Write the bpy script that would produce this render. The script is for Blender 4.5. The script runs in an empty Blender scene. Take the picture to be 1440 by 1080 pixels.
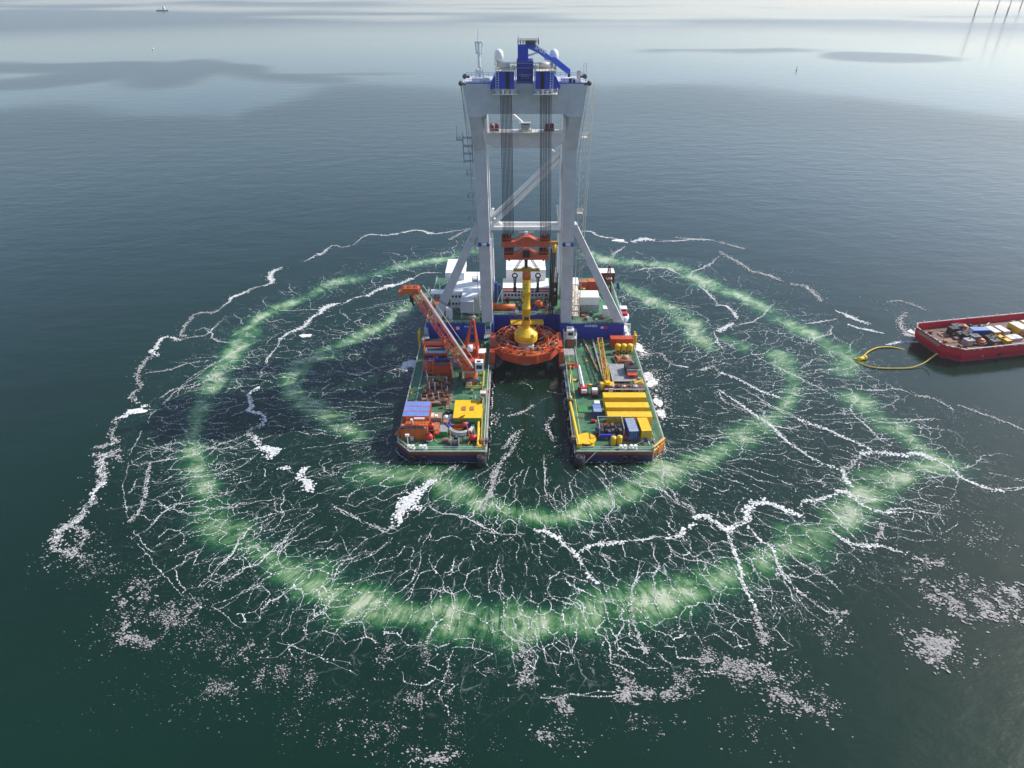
import bpy, math, random
import numpy as np
from mathutils import Vector, Matrix
random.seed(7); rng = np.random.default_rng(7)
S = bpy.context.scene; COL = S.collection
R = math.radians
# ---------------------------------------------------------------- camera survey (photo is 1440 x 1080)
F, PIT, CZ = 950.0, R(31.6), 113.0
_c, _s = math.cos(PIT), math.sin(PIT)
def at(px, py, z=0.0):                       # photo pixel -> point on the level z
    u, v = (px-720)/F, (py-540)/F
    t = (CZ-z)/(_s+v*_c)
    return (u*t, (_c-v*_s)*t, z)
def atY(px, py, Y):                          # photo pixel -> point on the vertical plane Y
    u, v = (px-720)/F, (py-540)/F
    t = Y/(_c-v*_s)
    return (u*t, Y, CZ-(_s+v*_c)*t)
cam = bpy.data.cameras.new('camera'); co = bpy.data.objects.new('camera', cam); COL.objects.link(co)
co.location = (0, 0, CZ); co.rotation_euler = (R(90)-PIT, 0, 0)
cam.sensor_width = 36; cam.lens = 36*F/1440; cam.clip_start = 1; cam.clip_end = 80000
S.camera = co
S.render.resolution_x, S.render.resolution_y = 1024, 768

# ---------------------------------------------------------------- materials
def nn(nt, t, **k):
    n = nt.nodes.new(t)
    for a, b in k.items():
        if a[0] == '_': n.inputs[a[1:].replace('_', ' ')].default_value = b
        else: setattr(n, a, b)
    return n
def paint(name, col, rough=.45, metal=0, var=.25, scale=.8, rust=0.0, rcol=(.11, .045, .02)):
    m = bpy.data.materials.new(name); m.use_nodes = True
    nt = m.node_tree; b = nt.nodes['Principled BSDF']; L = nt.links.new
    g = nn(nt, 'ShaderNodeNewGeometry')
    n = nn(nt, 'ShaderNodeTexNoise', _Scale=scale, _Detail=6.0, _Roughness=.65); L(g.outputs['Position'], n.inputs['Vector'])
    mr = nn(nt, 'ShaderNodeMapRange'); mr.inputs[1].default_value = .3; mr.inputs[2].default_value = .7
    mr.inputs[3].default_value = 1-var; mr.inputs[4].default_value = 1+var*.5; L(n.outputs['Fac'], mr.inputs[0])
    mul = nn(nt, 'ShaderNodeVectorMath', operation='SCALE'); mul.inputs[0].default_value = col[:3]; L(mr.outputs[0], mul.inputs['Scale'])
    out = mul.outputs[0]
    if rust > 0:
        mp = nn(nt, 'ShaderNodeMapping'); mp.inputs['Scale'].default_value = (1.3, 1.3, .35); L(g.outputs['Position'], mp.inputs[0])
        n2 = nn(nt, 'ShaderNodeTexNoise', _Scale=1.1, _Detail=8.0, _Roughness=.7); L(mp.outputs[0], n2.inputs['Vector'])
        m2 = nn(nt, 'ShaderNodeMapRange'); m2.inputs[1].default_value = .68-rust*.3; m2.inputs[2].default_value = .78-rust*.3; L(n2.outputs['Fac'], m2.inputs[0])
        mx = nn(nt, 'ShaderNodeMix', data_type='RGBA'); mx.inputs[7].default_value = (*rcol, 1)
        L(m2.outputs[0], mx.inputs[0]); L(out, mx.inputs[6]); out = mx.outputs[2]
    L(out, b.inputs['Base Color'])
    r2 = nn(nt, 'ShaderNodeMapRange'); r2.inputs[3].default_value = max(.05, rough-.12); r2.inputs[4].default_value = min(1, rough+.2); L(n.outputs['Fac'], r2.inputs[0])
    L(r2.outputs[0], b.inputs['Roughness']); b.inputs['Metallic'].default_value = metal
    return m
class _M: pass
M = _M()
for k, c, kw in [
    ('deck', (.042, .175, .08), dict(var=.65, scale=.5, rust=.52, rcol=(.085, .12, .075), rough=.6)),
    ('white', (.78, .78, .77), dict(var=.1, rust=.12)), ('cream', (.66, .60, .50), dict(rust=.2)),
    ('gantry', (.53, .54, .555), dict(var=.16, scale=.3, rust=.12, rcol=(.36,.35,.34), rough=.5)),
    ('navy', (.018, .04, .33), dict(rust=.12)), ('blue', (.018, .05, .42), dict(var=.2)), ('knuckle', (.04, .12, .62), dict(var=.15)),
    ('hullblue', (.02, .025, .075), dict(rust=.35, rcol=(.06, .03, .02))), ('black', (.018, .018, .02), dict(rough=.7)),
    ('hullred', (.30, .035, .02), dict(rust=.3)), ('shipred', (.60, .010, .028), dict(var=.25, rust=.08, rcol=(.12, .01, .015), rough=.35)),
    ('orange', (.62, .125, .015), dict(rust=.18, rcol=(.22, .05, .015))), ('redor', (.50, .065, .018), dict(rust=.22, rcol=(.16, .03, .01))), ('red', (.55, .02, .025), dict()),
    ('beam', (.55, .085, .03), dict(rust=.2, rcol=(.24, .035, .015))),
    ('yellow', (.78, .47, .006), dict(var=.16, rust=.12, rcol=(.34, .17, .01))), ('ochre', (.50, .27, .02), dict(rust=.3)),
    ('contblue', (.14, .23, .52), dict(var=.2, rust=.1, rcol=(.10, .12, .2))), ('boomred', (.60, .10, .03), dict(rust=.12, rcol=(.25,.05,.02))), ('contgrey', (.26, .31, .40), dict(rust=.1)), ('darkblue', (.02, .06, .22), dict()),
    ('rusty', (.12, .058, .042), dict(var=.5, scale=1.2, rust=.45, rcol=(.24, .12, .05))), ('tan', (.38, .27, .17), dict(var=.4, rust=.3)),
    ('grey', (.30, .31, .31), dict(var=.3, rust=.2)), ('dgrey', (.09, .095, .10), dict(var=.4, rust=.2)), ('steel', (.42, .43, .44), dict(metal=.3, rust=.15)),
    ('rope', (.035, .038, .045), dict(rough=.7)), ('rail', (.72, .72, .66), dict()), ('yrail', (.70, .55, .06), dict()),
    ('glass', (.02, .03, .04), dict(rough=.12, var=.05)), ('brown', (.36, .15, .07), dict(rust=.3)), ('dred', (.16, .02, .015), dict(rust=.3)),
    ('green', (.05, .24, .06), dict()), ('pile', (.42, .45, .46), dict(var=.15, rust=.1)), ('tower', (.42, .42, .44), dict()),
    ('foamwhite', (.80, .80, .80), dict(rough=.9, var=.1)), ('tarp', (.60, .58, .54), dict()), ('hose', (.62, .42, .04), dict(rust=.2)), ('purple', (.07, .03, .20), dict())]:
    setattr(M, k, paint('paint_'+k, c, **kw))

# ---------------------------------------------------------------- mesh builder
PENDING = []
class MB:
    def __init__(s): s.v = []; s.f = []
    def quadstrip(s, pts, faces):
        o = len(s.v); s.v += [tuple(p) for p in pts]; s.f += [tuple(i+o for i in f) for f in faces]
    def box(s, x0, x1, y0, y1, z0, z1, M4=None):
        p = [(x0,y0,z0),(x1,y0,z0),(x1,y1,z0),(x0,y1,z0),(x0,y0,z1),(x1,y0,z1),(x1,y1,z1),(x0,y1,z1)]
        if M4: p = [M4 @ Vector(q) for q in p]
        s.quadstrip(p, [(3,2,1,0),(4,5,6,7),(0,1,5,4),(1,2,6,5),(2,3,7,6),(3,0,4,7)])
    def hexa(s, bot, top):                     # two quads
        s.quadstrip(list(bot)+list(top), [(3,2,1,0),(4,5,6,7),(0,1,5,4),(1,2,6,5),(2,3,7,6),(3,0,4,7)])
    def prism(s, poly, z0, z1, axis='z'):      # polygon extruded along z or y (poly in xz)
        n = len(poly)
        if axis == 'z': p = [(x,y,z0) for x,y in poly]+[(x,y,z1) for x,y in poly]
        elif axis == 'y': p = [(x,z0,z) for x,z in poly]+[(x,z1,z) for x,z in poly]
        else: p = [(z0,y,z) for y,z in poly]+[(z1,y,z) for y,z in poly]
        s.quadstrip(p, [tuple(range(n))[::-1], tuple(range(n,2*n))]+[(i,(i+1)%n,n+(i+1)%n,n+i) for i in range(n)])
    def loft(s, rings, cap=True):
        n = len(rings[0]); p = [q for r in rings for q in r]; f = []
        for k in range(len(rings)-1):
            for i in range(n): f.append((k*n+i, k*n+(i+1)%n, (k+1)*n+(i+1)%n, (k+1)*n+i))
        if cap: f.append(tuple(range(n))[::-1]); f.append(tuple((len(rings)-1)*n+i for i in range(n)))
        s.quadstrip(p, f)
    def bar(s, a, b, r, n=6, r2=None):
        a, b = Vector(a), Vector(b); d = b-a
        if d.length < 1e-6: return
        d.normalize(); u = d.cross(Vector((0,0,1)) if abs(d.z) < .9 else Vector((1,0,0))).normalized(); w = d.cross(u)
        r2 = r if r2 is None else r2; o = math.pi/n
        s.loft([[a+(u*math.cos(o+2*math.pi*i/n)+w*math.sin(o+2*math.pi*i/n))*r for i in range(n)],
                [b+(u*math.cos(o+2*math.pi*i/n)+w*math.sin(o+2*math.pi*i/n))*r2 for i in range(n)]])
    def path(s, pts, r, n=6):
        for a, b in zip(pts, pts[1:]): s.bar(a, b, r, n)
    def cyl(s, x, y, z0, z1, r, n=20, r2=None): s.bar((x,y,z0), (x,y,z1), r, n, r2)
    def lathe(s, x, y, prof, n=24):
        s.loft([[(x+r*math.cos(2*math.pi*i/n), y+r*math.sin(2*math.pi*i/n), z) for i in range(n)] for r, z in prof])
    def ball(s, x, y, z, r, n=12, sz=1):
        s.lathe(x, y, [(max(.01,r*math.sin(math.pi*k/8)), z-r*sz*math.cos(math.pi*k/8)) for k in range(9)], n)
    def torus(s, c, r, r2, axis=(0,0,1), n=20, m=8, arc=(0, 2*math.pi)):
        ax = Vector(axis).normalized(); u = ax.cross(Vector((0,0,1)) if abs(ax.z) < .9 else Vector((1,0,0))).normalized(); w = ax.cross(u); c = Vector(c)
        full = abs(arc[1]-arc[0]-2*math.pi) < 1e-4
        rings = []
        for i in range(n+1):
            t = arc[0]+(arc[1]-arc[0])*i/n; d = u*math.cos(t)+w*math.sin(t)
            rings.append([c+d*(r+r2*math.cos(2*math.pi*j/m))+ax*r2*math.sin(2*math.pi*j/m) for j in range(m)])
        s.loft(rings, cap=not full)
    def lattice(s, a, b, side, w0, h0, w1, h1, n, r, rd):   # box lattice boom from a to b
        a, b, sd = Vector(a), Vector(b), Vector(side).normalized(); d = (b-a).normalized(); up = sd.cross(d).normalized()
        P = []
        for i in range(n+1):
            t = i/n; c = a.lerp(b, t); w = (w0+(w1-w0)*t)/2; h = (h0+(h1-h0)*t)/2
            P.append([c-sd*w-up*h, c+sd*w-up*h, c+sd*w+up*h, c-sd*w+up*h])
        for k in range(4): s.bar(P[0][k], P[n][k], r, 5)
        for i in range(n):
            for k in range(4):
                j = (k+1) % 4
                s.bar(P[i][k], P[i+1][j], rd, 4) if (i+k) % 2 else s.bar(P[i][j], P[i+1][k], rd, 4)
                s.bar(P[i+1][k], P[i+1][j], rd, 4)
    def rail(s, pts, h=1.1, step=2.0, r=.05):
        for a, b in zip(pts, pts[1:]):
            a, b = Vector(a), Vector(b); n = max(1, int((b-a).length/step))
            for i in range(n+1):
                p = a.lerp(b, i/n); s.bar(p, p+Vector((0,0,h)), r, 4)
            for q in (h, h*.55): s.bar(a+Vector((0,0,q)), b+Vector((0,0,q)), r, 4)
    def ladder(s, a, b, w=.5, r=.06, step=.9, side=(1,0,0)):
        a, b, sd = Vector(a), Vector(b), Vector(side)*w/2
        s.bar(a-sd, b-sd, r, 4); s.bar(a+sd, b+sd, r, 4)
        n = max(1, int((b-a).length/step))
        for i in range(n+1): p = a.lerp(b, i/n); s.bar(p-sd, p+sd, r*.8, 4)
class Thing:
    def __init__(s, name, label, cat, loc, rz=0, group=None, world=False):
        s.o = bpy.data.objects.new(name, None); COL.objects.link(s.o); s.o.location = loc; s.o.rotation_euler = (0,0,rz); s.o.empty_display_size = .5
        s.o['label'] = label; s.o['category'] = cat
        if group: s.o['group'] = group
        s.world = world; s.loc = Vector(loc)
    def part(s, name, mat, parent=None, smooth=False, label=None):
        me = bpy.data.meshes.new(name); o = bpy.data.objects.new(name, me); COL.objects.link(o); o.parent = parent.obj if parent else s.o
        me.materials.append(mat); mb = MB(); mb.obj = o; PENDING.append((mb, me, s.loc if s.world else None, smooth))
        if label: o['label'] = label
        return mb
    def copy(s, label, loc, rz=None):
        r = s.o.copy(); COL.objects.link(r); r.location = loc; r['label'] = label
        if rz is not None: r.rotation_euler = (0,0,rz)
        def rec(src, dst):
            for ch in list(src.children):
                c = ch.copy(); COL.objects.link(c); c.parent = dst; rec(ch, c)
        rec(s.o, r); return r
def flush():
    for mb, me, off, smooth in PENDING:
        vs = [(a[0]-off.x, a[1]-off.y, a[2]-off.z) for a in mb.v] if off is not None else mb.v
        me.from_pydata([tuple(v) for v in vs], [], mb.f); me.update()
        if smooth: me.polygons.foreach_set('use_smooth', [True]*len(me.polygons))
def lettering(txt, size, mat, thing, loc, rot, parent=None, name='lettering', ext=.03):
    cu = bpy.data.curves.new('txt', 'FONT'); cu.body = txt; cu.size = size; cu.extrude = ext; cu.align_x = 'CENTER'; cu.align_y = 'CENTER'; cu.offset = size*.02
    t = bpy.data.objects.new('txt', cu); COL.objects.link(t); bpy.context.view_layer.update()
    me = bpy.data.meshes.new_from_object(t.evaluated_get(bpy.context.evaluated_depsgraph_get())); bpy.data.objects.remove(t)
    o = bpy.data.objects.new(name, me); COL.objects.link(o); me.materials.clear(); me.materials.append(mat)
    o.parent = parent.obj if parent else thing.o
    o.location = Vector(loc)-(thing.loc if thing.world else Vector((0,0,0))); o.rotation_euler = rot
    return o

exec_parts = []
# ================================================================ SEA
def resample(pts, step):
    out = [pts[0]]
    for a, b in zip(pts, pts[1:]):
        L = math.dist(a, b); n = max(1, int(L/step))
        for i in range(1, n+1): out.append((a[0]+(b[0]-a[0])*i/n, a[1]+(b[1]-a[1])*i/n))
    return out
def cat(P, n=5):                             # smooth curve through the points
    Q = [P[0]]+list(P)+[P[-1]]; out = []
    for i in range(1, len(Q)-2):
        a, b, c, d = Q[i-1], Q[i], Q[i+1], Q[i+2]
        for k in range(n):
            t = k/n; out.append(tuple(.5*(2*b[j]+(c[j]-a[j])*t+(2*a[j]-5*b[j]+4*c[j]-d[j])*t*t+(3*b[j]-a[j]-3*c[j]+d[j])*t**3) for j in (0, 1)))
    return out+[P[-1]]
def G(pts): return [at(x, y)[:2] for x, y in (cat(pts) if len(pts) > 2 else pts)]
OUT_L = [(668,352),(620,365),(575,372),(530,385),(480,395),(452,407),(428,420),(400,430),(365,448),(342,472),(328,500),(302,540),(282,575),(272,620),(277,660),(290,700),(305,738),(340,756),(372,778),(400,797),(440,817),(482,840),(540,856),(600,867),(650,873),(700,877),(742,877),(800,870),(850,857),(900,845),(950,835),(1000,815),(1050,800),(1090,780),(1130,762),(1170,745),(1200,715),(1222,688),(1262,672),(1300,662),(1335,652)]
OUT_R = [(830,358),(870,368),(920,372),(960,380),(985,395),(1010,405),(1050,420),(1082,440),(1112,457),(1150,475),(1180,490),(1193,507),(1188,522)]
OUT_S = [(1205,562),(1225,582),(1262,606),(1300,632),(1335,655)]
IN_L = [(600,412),(572,432),(552,450),(512,470),(480,486),(446,503),(420,515),(410,540),(420,562),(444,574),(472,592),(502,614)]
IN_B = [(515,668),(560,672),(600,668),(632,686),(672,706),(704,719),(748,727),(792,726),(832,714),(862,700),(890,690),(925,668),(952,656),(985,645),(1020,628),(1062,605),(1092,584),(1112,560),(1117,540),(1108,520),(1098,500)]
IN_R = [(872,402),(920,424),(948,437),(970,455),(985,478),(1000,490)]
IN_R2 = [(1020,478),(1042,488)]
RINGS = [(G(OUT_L), 5.0, 1.0), (G(OUT_R), 5.6, 1.2), (G(OUT_S), 5.6, 1.15), (G(IN_L), 4.6, 1.0), (G(IN_B), 4.4, 1.0), (G(IN_R), 5.2, 1.1), (G(IN_R2), 3.6, .8)]
CEN = (4.0, 165.0)
_GR = {}
def value_noise(x, y, seed, scale):
    if seed not in _GR:
        r = np.random.default_rng(seed).random((257, 257)); r[256] = r[0]; r[:,256] = r[:,0]; _GR[seed] = r
    r = _GR[seed]; u = np.mod(x/scale, 256); v = np.mod(y/scale, 256)
    i = u.astype(int); j = v.astype(int); a = u-i; b = v-j; a = a*a*(3-2*a); b = b*b*(3-2*b)
    return (r[i,j]*(1-a)+r[i+1,j]*a)*(1-b)+(r[i,j+1]*(1-a)+r[i+1,j+1]*a)*b
def segdist(X, Y, pts):
    d = np.full(X.shape, 1e9); tt = np.zeros(X.shape)
    acc = 0.0
    for (ax, ay), (bx, by) in zip(pts, pts[1:]):
        dx, dy = bx-ax, by-ay; L2 = dx*dx+dy*dy
        t = np.clip(((X-ax)*dx+(Y-ay)*dy)/L2, 0, 1); q = np.hypot(X-ax-t*dx, Y-ay-t*dy)
        m = q < d; d[m] = q[m]; tt[m] = acc+t[m]*math.sqrt(L2); acc += math.sqrt(L2)
    return d, tt
def grow(start, first, ratio, end):
    o = [start]; s = first
    while o[-1] < end: o.append(o[-1]+s); s = max(first, (o[-1]-start)*ratio+first)
    return o
def build_sea():
    xp = list(np.arange(-190, 191, 1.0)); gx = grow(190, 1.2, .035, 26000)[1:]
    xs = np.array([-q for q in gx[::-1]]+xp+gx)
    ys = np.array([-400, -200, -100, -40, 0, 20, 32]+list(np.arange(40, 331, 1.0))+grow(331, 1.2, .0125, 3600)[1:]+grow(3700, 120, .05, 34000))
    X, Y = np.meshgrid(xs, ys, indexing='xy'); ny, nx = X.shape
    co3 = np.zeros((ny*nx, 3)); co3[:,0] = X.ravel(); co3[:,1] = Y.ravel()
    idx = np.arange(ny*nx).reshape(ny, nx)
    q = np.stack([idx[:-1,:-1], idx[:-1,1:], idx[1:,1:], idx[1:,:-1]], -1).reshape(-1)
    me = bpy.data.meshes.new('sea_water'); nf = len(q)//4
    me.vertices.add(ny*nx); me.vertices.foreach_set('co', co3.ravel())
    me.loops.add(len(q)); me.loops.foreach_set('vertex_index', q.astype(np.int32))
    me.polygons.add(nf); me.polygons.foreach_set('loop_start', np.arange(0, len(q), 4, dtype=np.int32)); me.polygons.foreach_set('loop_total', np.full(nf, 4, dtype=np.int32))
    me.update()
    x, y = co3[:,0], co3[:,1]
    aeration = np.zeros(len(x)); web = np.zeros(len(x)); near = (np.abs(x) < 185) & (y > 40) & (y < 330)
    xn, yn = x[near], y[near]
    wob = 5.0*(value_noise(xn, yn, 3, 9)-.5)
    g = np.zeros(xn.shape); w = np.zeros(xn.shape)
    for k, (pts, wd, st) in enumerate(RINGS):
        d, t = segdist(xn, yn, pts)
        lum = .32+.55*value_noise(t, t*0+k*7.3, 11+k, 11.0)+.45*value_noise(t, t*0+k*5.1, 51+k, 4.5)          # bubbling is uneven along the hose
        lobes = wd*.84*(.6+.8*value_noise(t, t*0+k*3.1, 31+k, 5.0))
        g = np.maximum(g, st*lum*np.exp(-((d+wob*.5)/lobes)**2)); w = np.maximum(w, np.exp(-(d/(wd*2.5))**2))
    inner = np.clip(1-(np.hypot((xn-8)/115, (yn-170)/95))**4, 0, 1)
    aeration[near] = g; web[near] = np.clip(w*1.1+.26*inner, 0, 1)
    # wind-ruffled (dark) and slick (light) water in the distance
    u = x/np.maximum(1, y*_c+CZ*_s); v = (CZ*_c-y*_s)/np.maximum(1, y*_c+CZ*_s)
    a_ = x/1000.; dist = np.hypot(x, y)
    nz = value_noise(x, y, 5, 260)+.5*value_noise(x, y, 6, 90)-.75
    nz2 = value_noise(x*.35, y, 8, 420)+.5*value_noise(x*.5, y, 9, 150)-.75
    # edge of the ruffled water as a polyline on the sea (left to right), farther out = slick
    edge = np.array([at(px, py)[:2] for px, py in [(-400,150),(0,152),(110,148),(180,156),(250,168),(330,172),(355,150),(470,112),(600,110),(700,118),(850,124),(960,126),(1060,129),(1180,137),(1300,147),(1440,163),(1800,180)]])
    ang = np.arctan2(x, np.maximum(y, 1)); ea = np.arctan2(edge[:,0], edge[:,1]); er = np.hypot(edge[:,0], edge[:,1])
    lim = np.interp(ang, ea, er)*(1+.22*nz)
    ruf = 1/(1+np.exp(np.clip((dist-lim)/(lim*.03), -30, 30)))
    for poly, st in [([(225,118),(262,104),(300,96),(350,97),(372,106),(470,112)], 16), ([(-60,122),(40,118),(110,110)], 14), ([(-60,97),(60,96),(155,93)], 9), ([(380,106),(560,104),(640,106)], 9), ([(930,70),(1010,70),(1100,70)], 9), ([(1200,78),(1290,80)], 7)]:
        gp = G(poly); wd = np.mean([math.hypot(*p) for p in gp])*.0045*st
        d, t = segdist(x, y/1.0, gp); ruf = np.maximum(ruf, 1/(1+np.exp(np.clip((d-wd*(1+2.2*nz))/(wd*.16), -30, 30)))*.9)
    far = np.clip((dist-1500)/500, 0, 1)
    ruf = np.maximum(ruf, far*np.clip((nz2)*3.2+.5, 0, 1)*.9)
    ruf = np.maximum(ruf*(.28+.72*np.clip((dist-300)/380, 0, 1)), np.clip((dist-1350)/700, 0, 1)*np.clip(.30+1.4*nz2, .08, .75))
    tw = np.exp(-(((x-1500)/700)**2+((y-1900)/750)**2)); ruf = np.maximum(ruf, .62*tw)
    ruf = .14+.82*ruf
    for nm, arr in (('aeration', aeration), ('web', web), ('ruffle', ruf)):
        at_ = me.attributes.new(nm, 'FLOAT', 'POINT'); at_.data.foreach_set('value', arr.astype(np.float32))
    o = bpy.data.objects.new('sea_water', me); COL.objects.link(o); o['kind'] = 'structure'; o['label'] = 'dark green sea with two pale green rings of bubbles'
    m = bpy.data.materials.new('sea'); m.use_nodes = True; nt = m.node_tree; L = nt.links.new; b = nt.nodes['Principled BSDF']; me.materials.append(m)
    geo = nn(nt, 'ShaderNodeNewGeometry'); P = geo.outputs['Position']
    def attr(k): return nn(nt, 'ShaderNodeAttribute', attribute_name=k).outputs['Fac']
    def math_(op, a, b=None, c=None):
        n = nn(nt, 'ShaderNodeMath', operation=op)
        for i, q in enumerate((a, b, c)):
            if q is None: continue
            if isinstance(q, (int, float)): n.inputs[i].default_value = q
            else: L(q, n.inputs[i])
        return n.outputs[0]
    def noise(vec, sc, det=4, rou=.55, dis=0):
        n = nn(nt, 'ShaderNodeTexNoise', _Scale=sc, _Detail=float(det), _Roughness=rou, _Distortion=float(dis)); L(vec, n.inputs['Vector']); return n.outputs['Fac']
    def rng_(v, a, b_, c=0, d=1):
        n = nn(nt, 'ShaderNodeMapRange'); L(v, n.inputs[0])
        for i, q in zip((1,2,3,4), (a,b_,c,d)): n.inputs[i].default_value = q
        return n.outputs[0]
    sub = nn(nt, 'ShaderNodeVectorMath', operation='SUBTRACT'); L(P, sub.inputs[0]); sub.inputs[1].default_value = (CEN[0], CEN[1], 0)
    sep = nn(nt, 'ShaderNodeSeparateXYZ'); L(sub.outputs[0], sep.inputs[0])
    an = math_('ARCTAN2', sep.outputs[1], sep.outputs[0]); ln = nn(nt, 'ShaderNodeVectorMath', operation='LENGTH'); L(sub.outputs[0], ln.inputs[0])
    pol = nn(nt, 'ShaderNodeCombineXYZ'); L(math_('MULTIPLY', an, 62.), pol.inputs[0]); L(math_('MULTIPLY', ln.outputs['Value'], .13), pol.inputs[1])
    streak = noise(pol.outputs[0], .8, 6, .7, .6)
    cloud = noise(P, .16, 6, .62, .4); cloud2 = noise(P, .45, 5, .65, .8)
    gl = attr('aeration')  # bubble content; the pale green is the aerated water's own colour
    t1 = math_('MULTIPLY', gl, math_('ADD', rng_(cloud, .35, .64, .42, 1.16), rng_(cloud2, .3, .7, -.16, .16)))
    g2 = math_('MULTIPLY', t1, rng_(streak, .32, .68, .45, 1.3))
    cr = nn(nt, 'ShaderNodeValToRGB'); L(g2, cr.inputs[0]); e = cr.color_ramp.elements
    e[0].position = 0; e[0].color = (.0032, .0205, .0118, 1); e[1].position = 1; e[1].color = (.38, .43, .29, 1)
    for p, c in ((.12, (.0045, .032, .018, 1)), (.3, (.016, .085, .028, 1)), (.5, (.085, .18, .075, 1)), (.75, (.21, .30, .16, 1))):
        q_ = e.new(p); q_.color = c
    big = noise(P, .012, 3)
    dv = nn(nt, 'ShaderNodeVectorMath', operation='SCALE'); L(cr.outputs[0], dv.inputs[0]); L(rng_(big, .3, .7, .85, 1.15), dv.inputs['Scale'])
    # fine foam threads
    wv = nn(nt, 'ShaderNodeTexNoise', _Scale=.12, _Detail=4.0); L(P, wv.inputs['Vector'])
    wv2 = nn(nt, 'ShaderNodeVectorMath', operation='MULTIPLY_ADD'); L(wv.outputs['Color'], wv2.inputs[0]); wv2.inputs[1].default_value = (9, 9, 0); L(P, wv2.inputs[2])
    fine = None
    pol2 = nn(nt, 'ShaderNodeCombineXYZ'); L(math_('MULTIPLY', an, 78.), pol2.inputs[0]); L(math_('MULTIPLY', ln.outputs['Value'], .50), pol2.inputs[1])
    wv3 = nn(nt, 'ShaderNodeTexNoise', _Scale=.35, _Detail=5.0, _Roughness=.6); L(P, wv3.inputs['Vector'])
    wv4 = nn(nt, 'ShaderNodeVectorMath', operation='MULTIPLY_ADD'); L(wv3.outputs['Color'], wv4.inputs[0]); wv4.inputs[1].default_value = (1.7, 1.7, 0); L(pol2.outputs[0], wv4.inputs[2])
    for vec, sc, th, amp, lo in ((wv4, .135, .011, .8, .46), (wv4, .36, .022, .6, .48), (wv2, .30, .020, .5, .48), (wv4, .8, .045, .32, .5)):
        vo = nn(nt, 'ShaderNodeTexVoronoi', feature='DISTANCE_TO_EDGE', _Scale=sc); L(vec.outputs[0], vo.inputs['Vector'])
        br = rng_(noise(P, .11+sc*.5, 4), lo, lo+.2)
        q_ = math_('MULTIPLY', rng_(math_('DIVIDE', vo.outputs['Distance'], math_('ADD', br, .12)), 0, th, amp, 0), br)
        fine = q_ if fine is None else math_('MAXIMUM', fine, q_)
    # sparse specks over the worked-up water
    sp = nn(nt, 'ShaderNodeTexVoronoi', feature='F1', _Scale=1.1); L(P, sp.inputs['Vector'])
    specks = math_('MULTIPLY', rng_(sp.outputs['Distance'], .10, .2, .7, 0), rng_(noise(P, .09, 4), .52, .66))
    fine = math_('MULTIPLY', math_('MAXIMUM', math_('MULTIPLY', fine, rng_(ln.outputs['Value'], 22, 40)), specks), attr('web'))
    fm = nn(nt, 'ShaderNodeMix', data_type='RGBA'); L(fine, fm.inputs[0]); L(dv.outputs[0], fm.inputs[6]); fm.inputs[7].default_value = (.62, .66, .62, 1)
    L(fm.outputs[2], b.inputs['Base Color'])
    ru = attr('ruffle')
    L(math_('ADD', rng_(ru, 0, 1, .05, .25), math_('MULTIPLY', fine, .4)), b.inputs['Roughness']); b.inputs['IOR'].default_value = 1.333; b.inputs['Specular IOR Level'].default_value = .45
    mp = nn(nt, 'ShaderNodeMapping'); mp.inputs['Scale'].default_value = (.55, 1, 1); mp.inputs['Rotation'].default_value = (0, 0, R(-8)); L(P, mp.inputs[0])
    h = math_('ADD', math_('MULTIPLY', noise(mp.outputs[0], .09, 2), 1.3), math_('ADD', math_('MULTIPLY', noise(mp.outputs[0], .33, 3, .6), .55), math_('MULTIPLY', noise(mp.outputs[0], 1.2, 3, .6), .13)))
    bp = nn(nt, 'ShaderNodeBump', _Distance=1.0); L(h, bp.inputs['Height']); L(rng_(ru, 0, 1, .07, .34), bp.inputs['Strength'])
    L(bp.outputs[0], b.inputs['Normal'])
build_sea()

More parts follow.
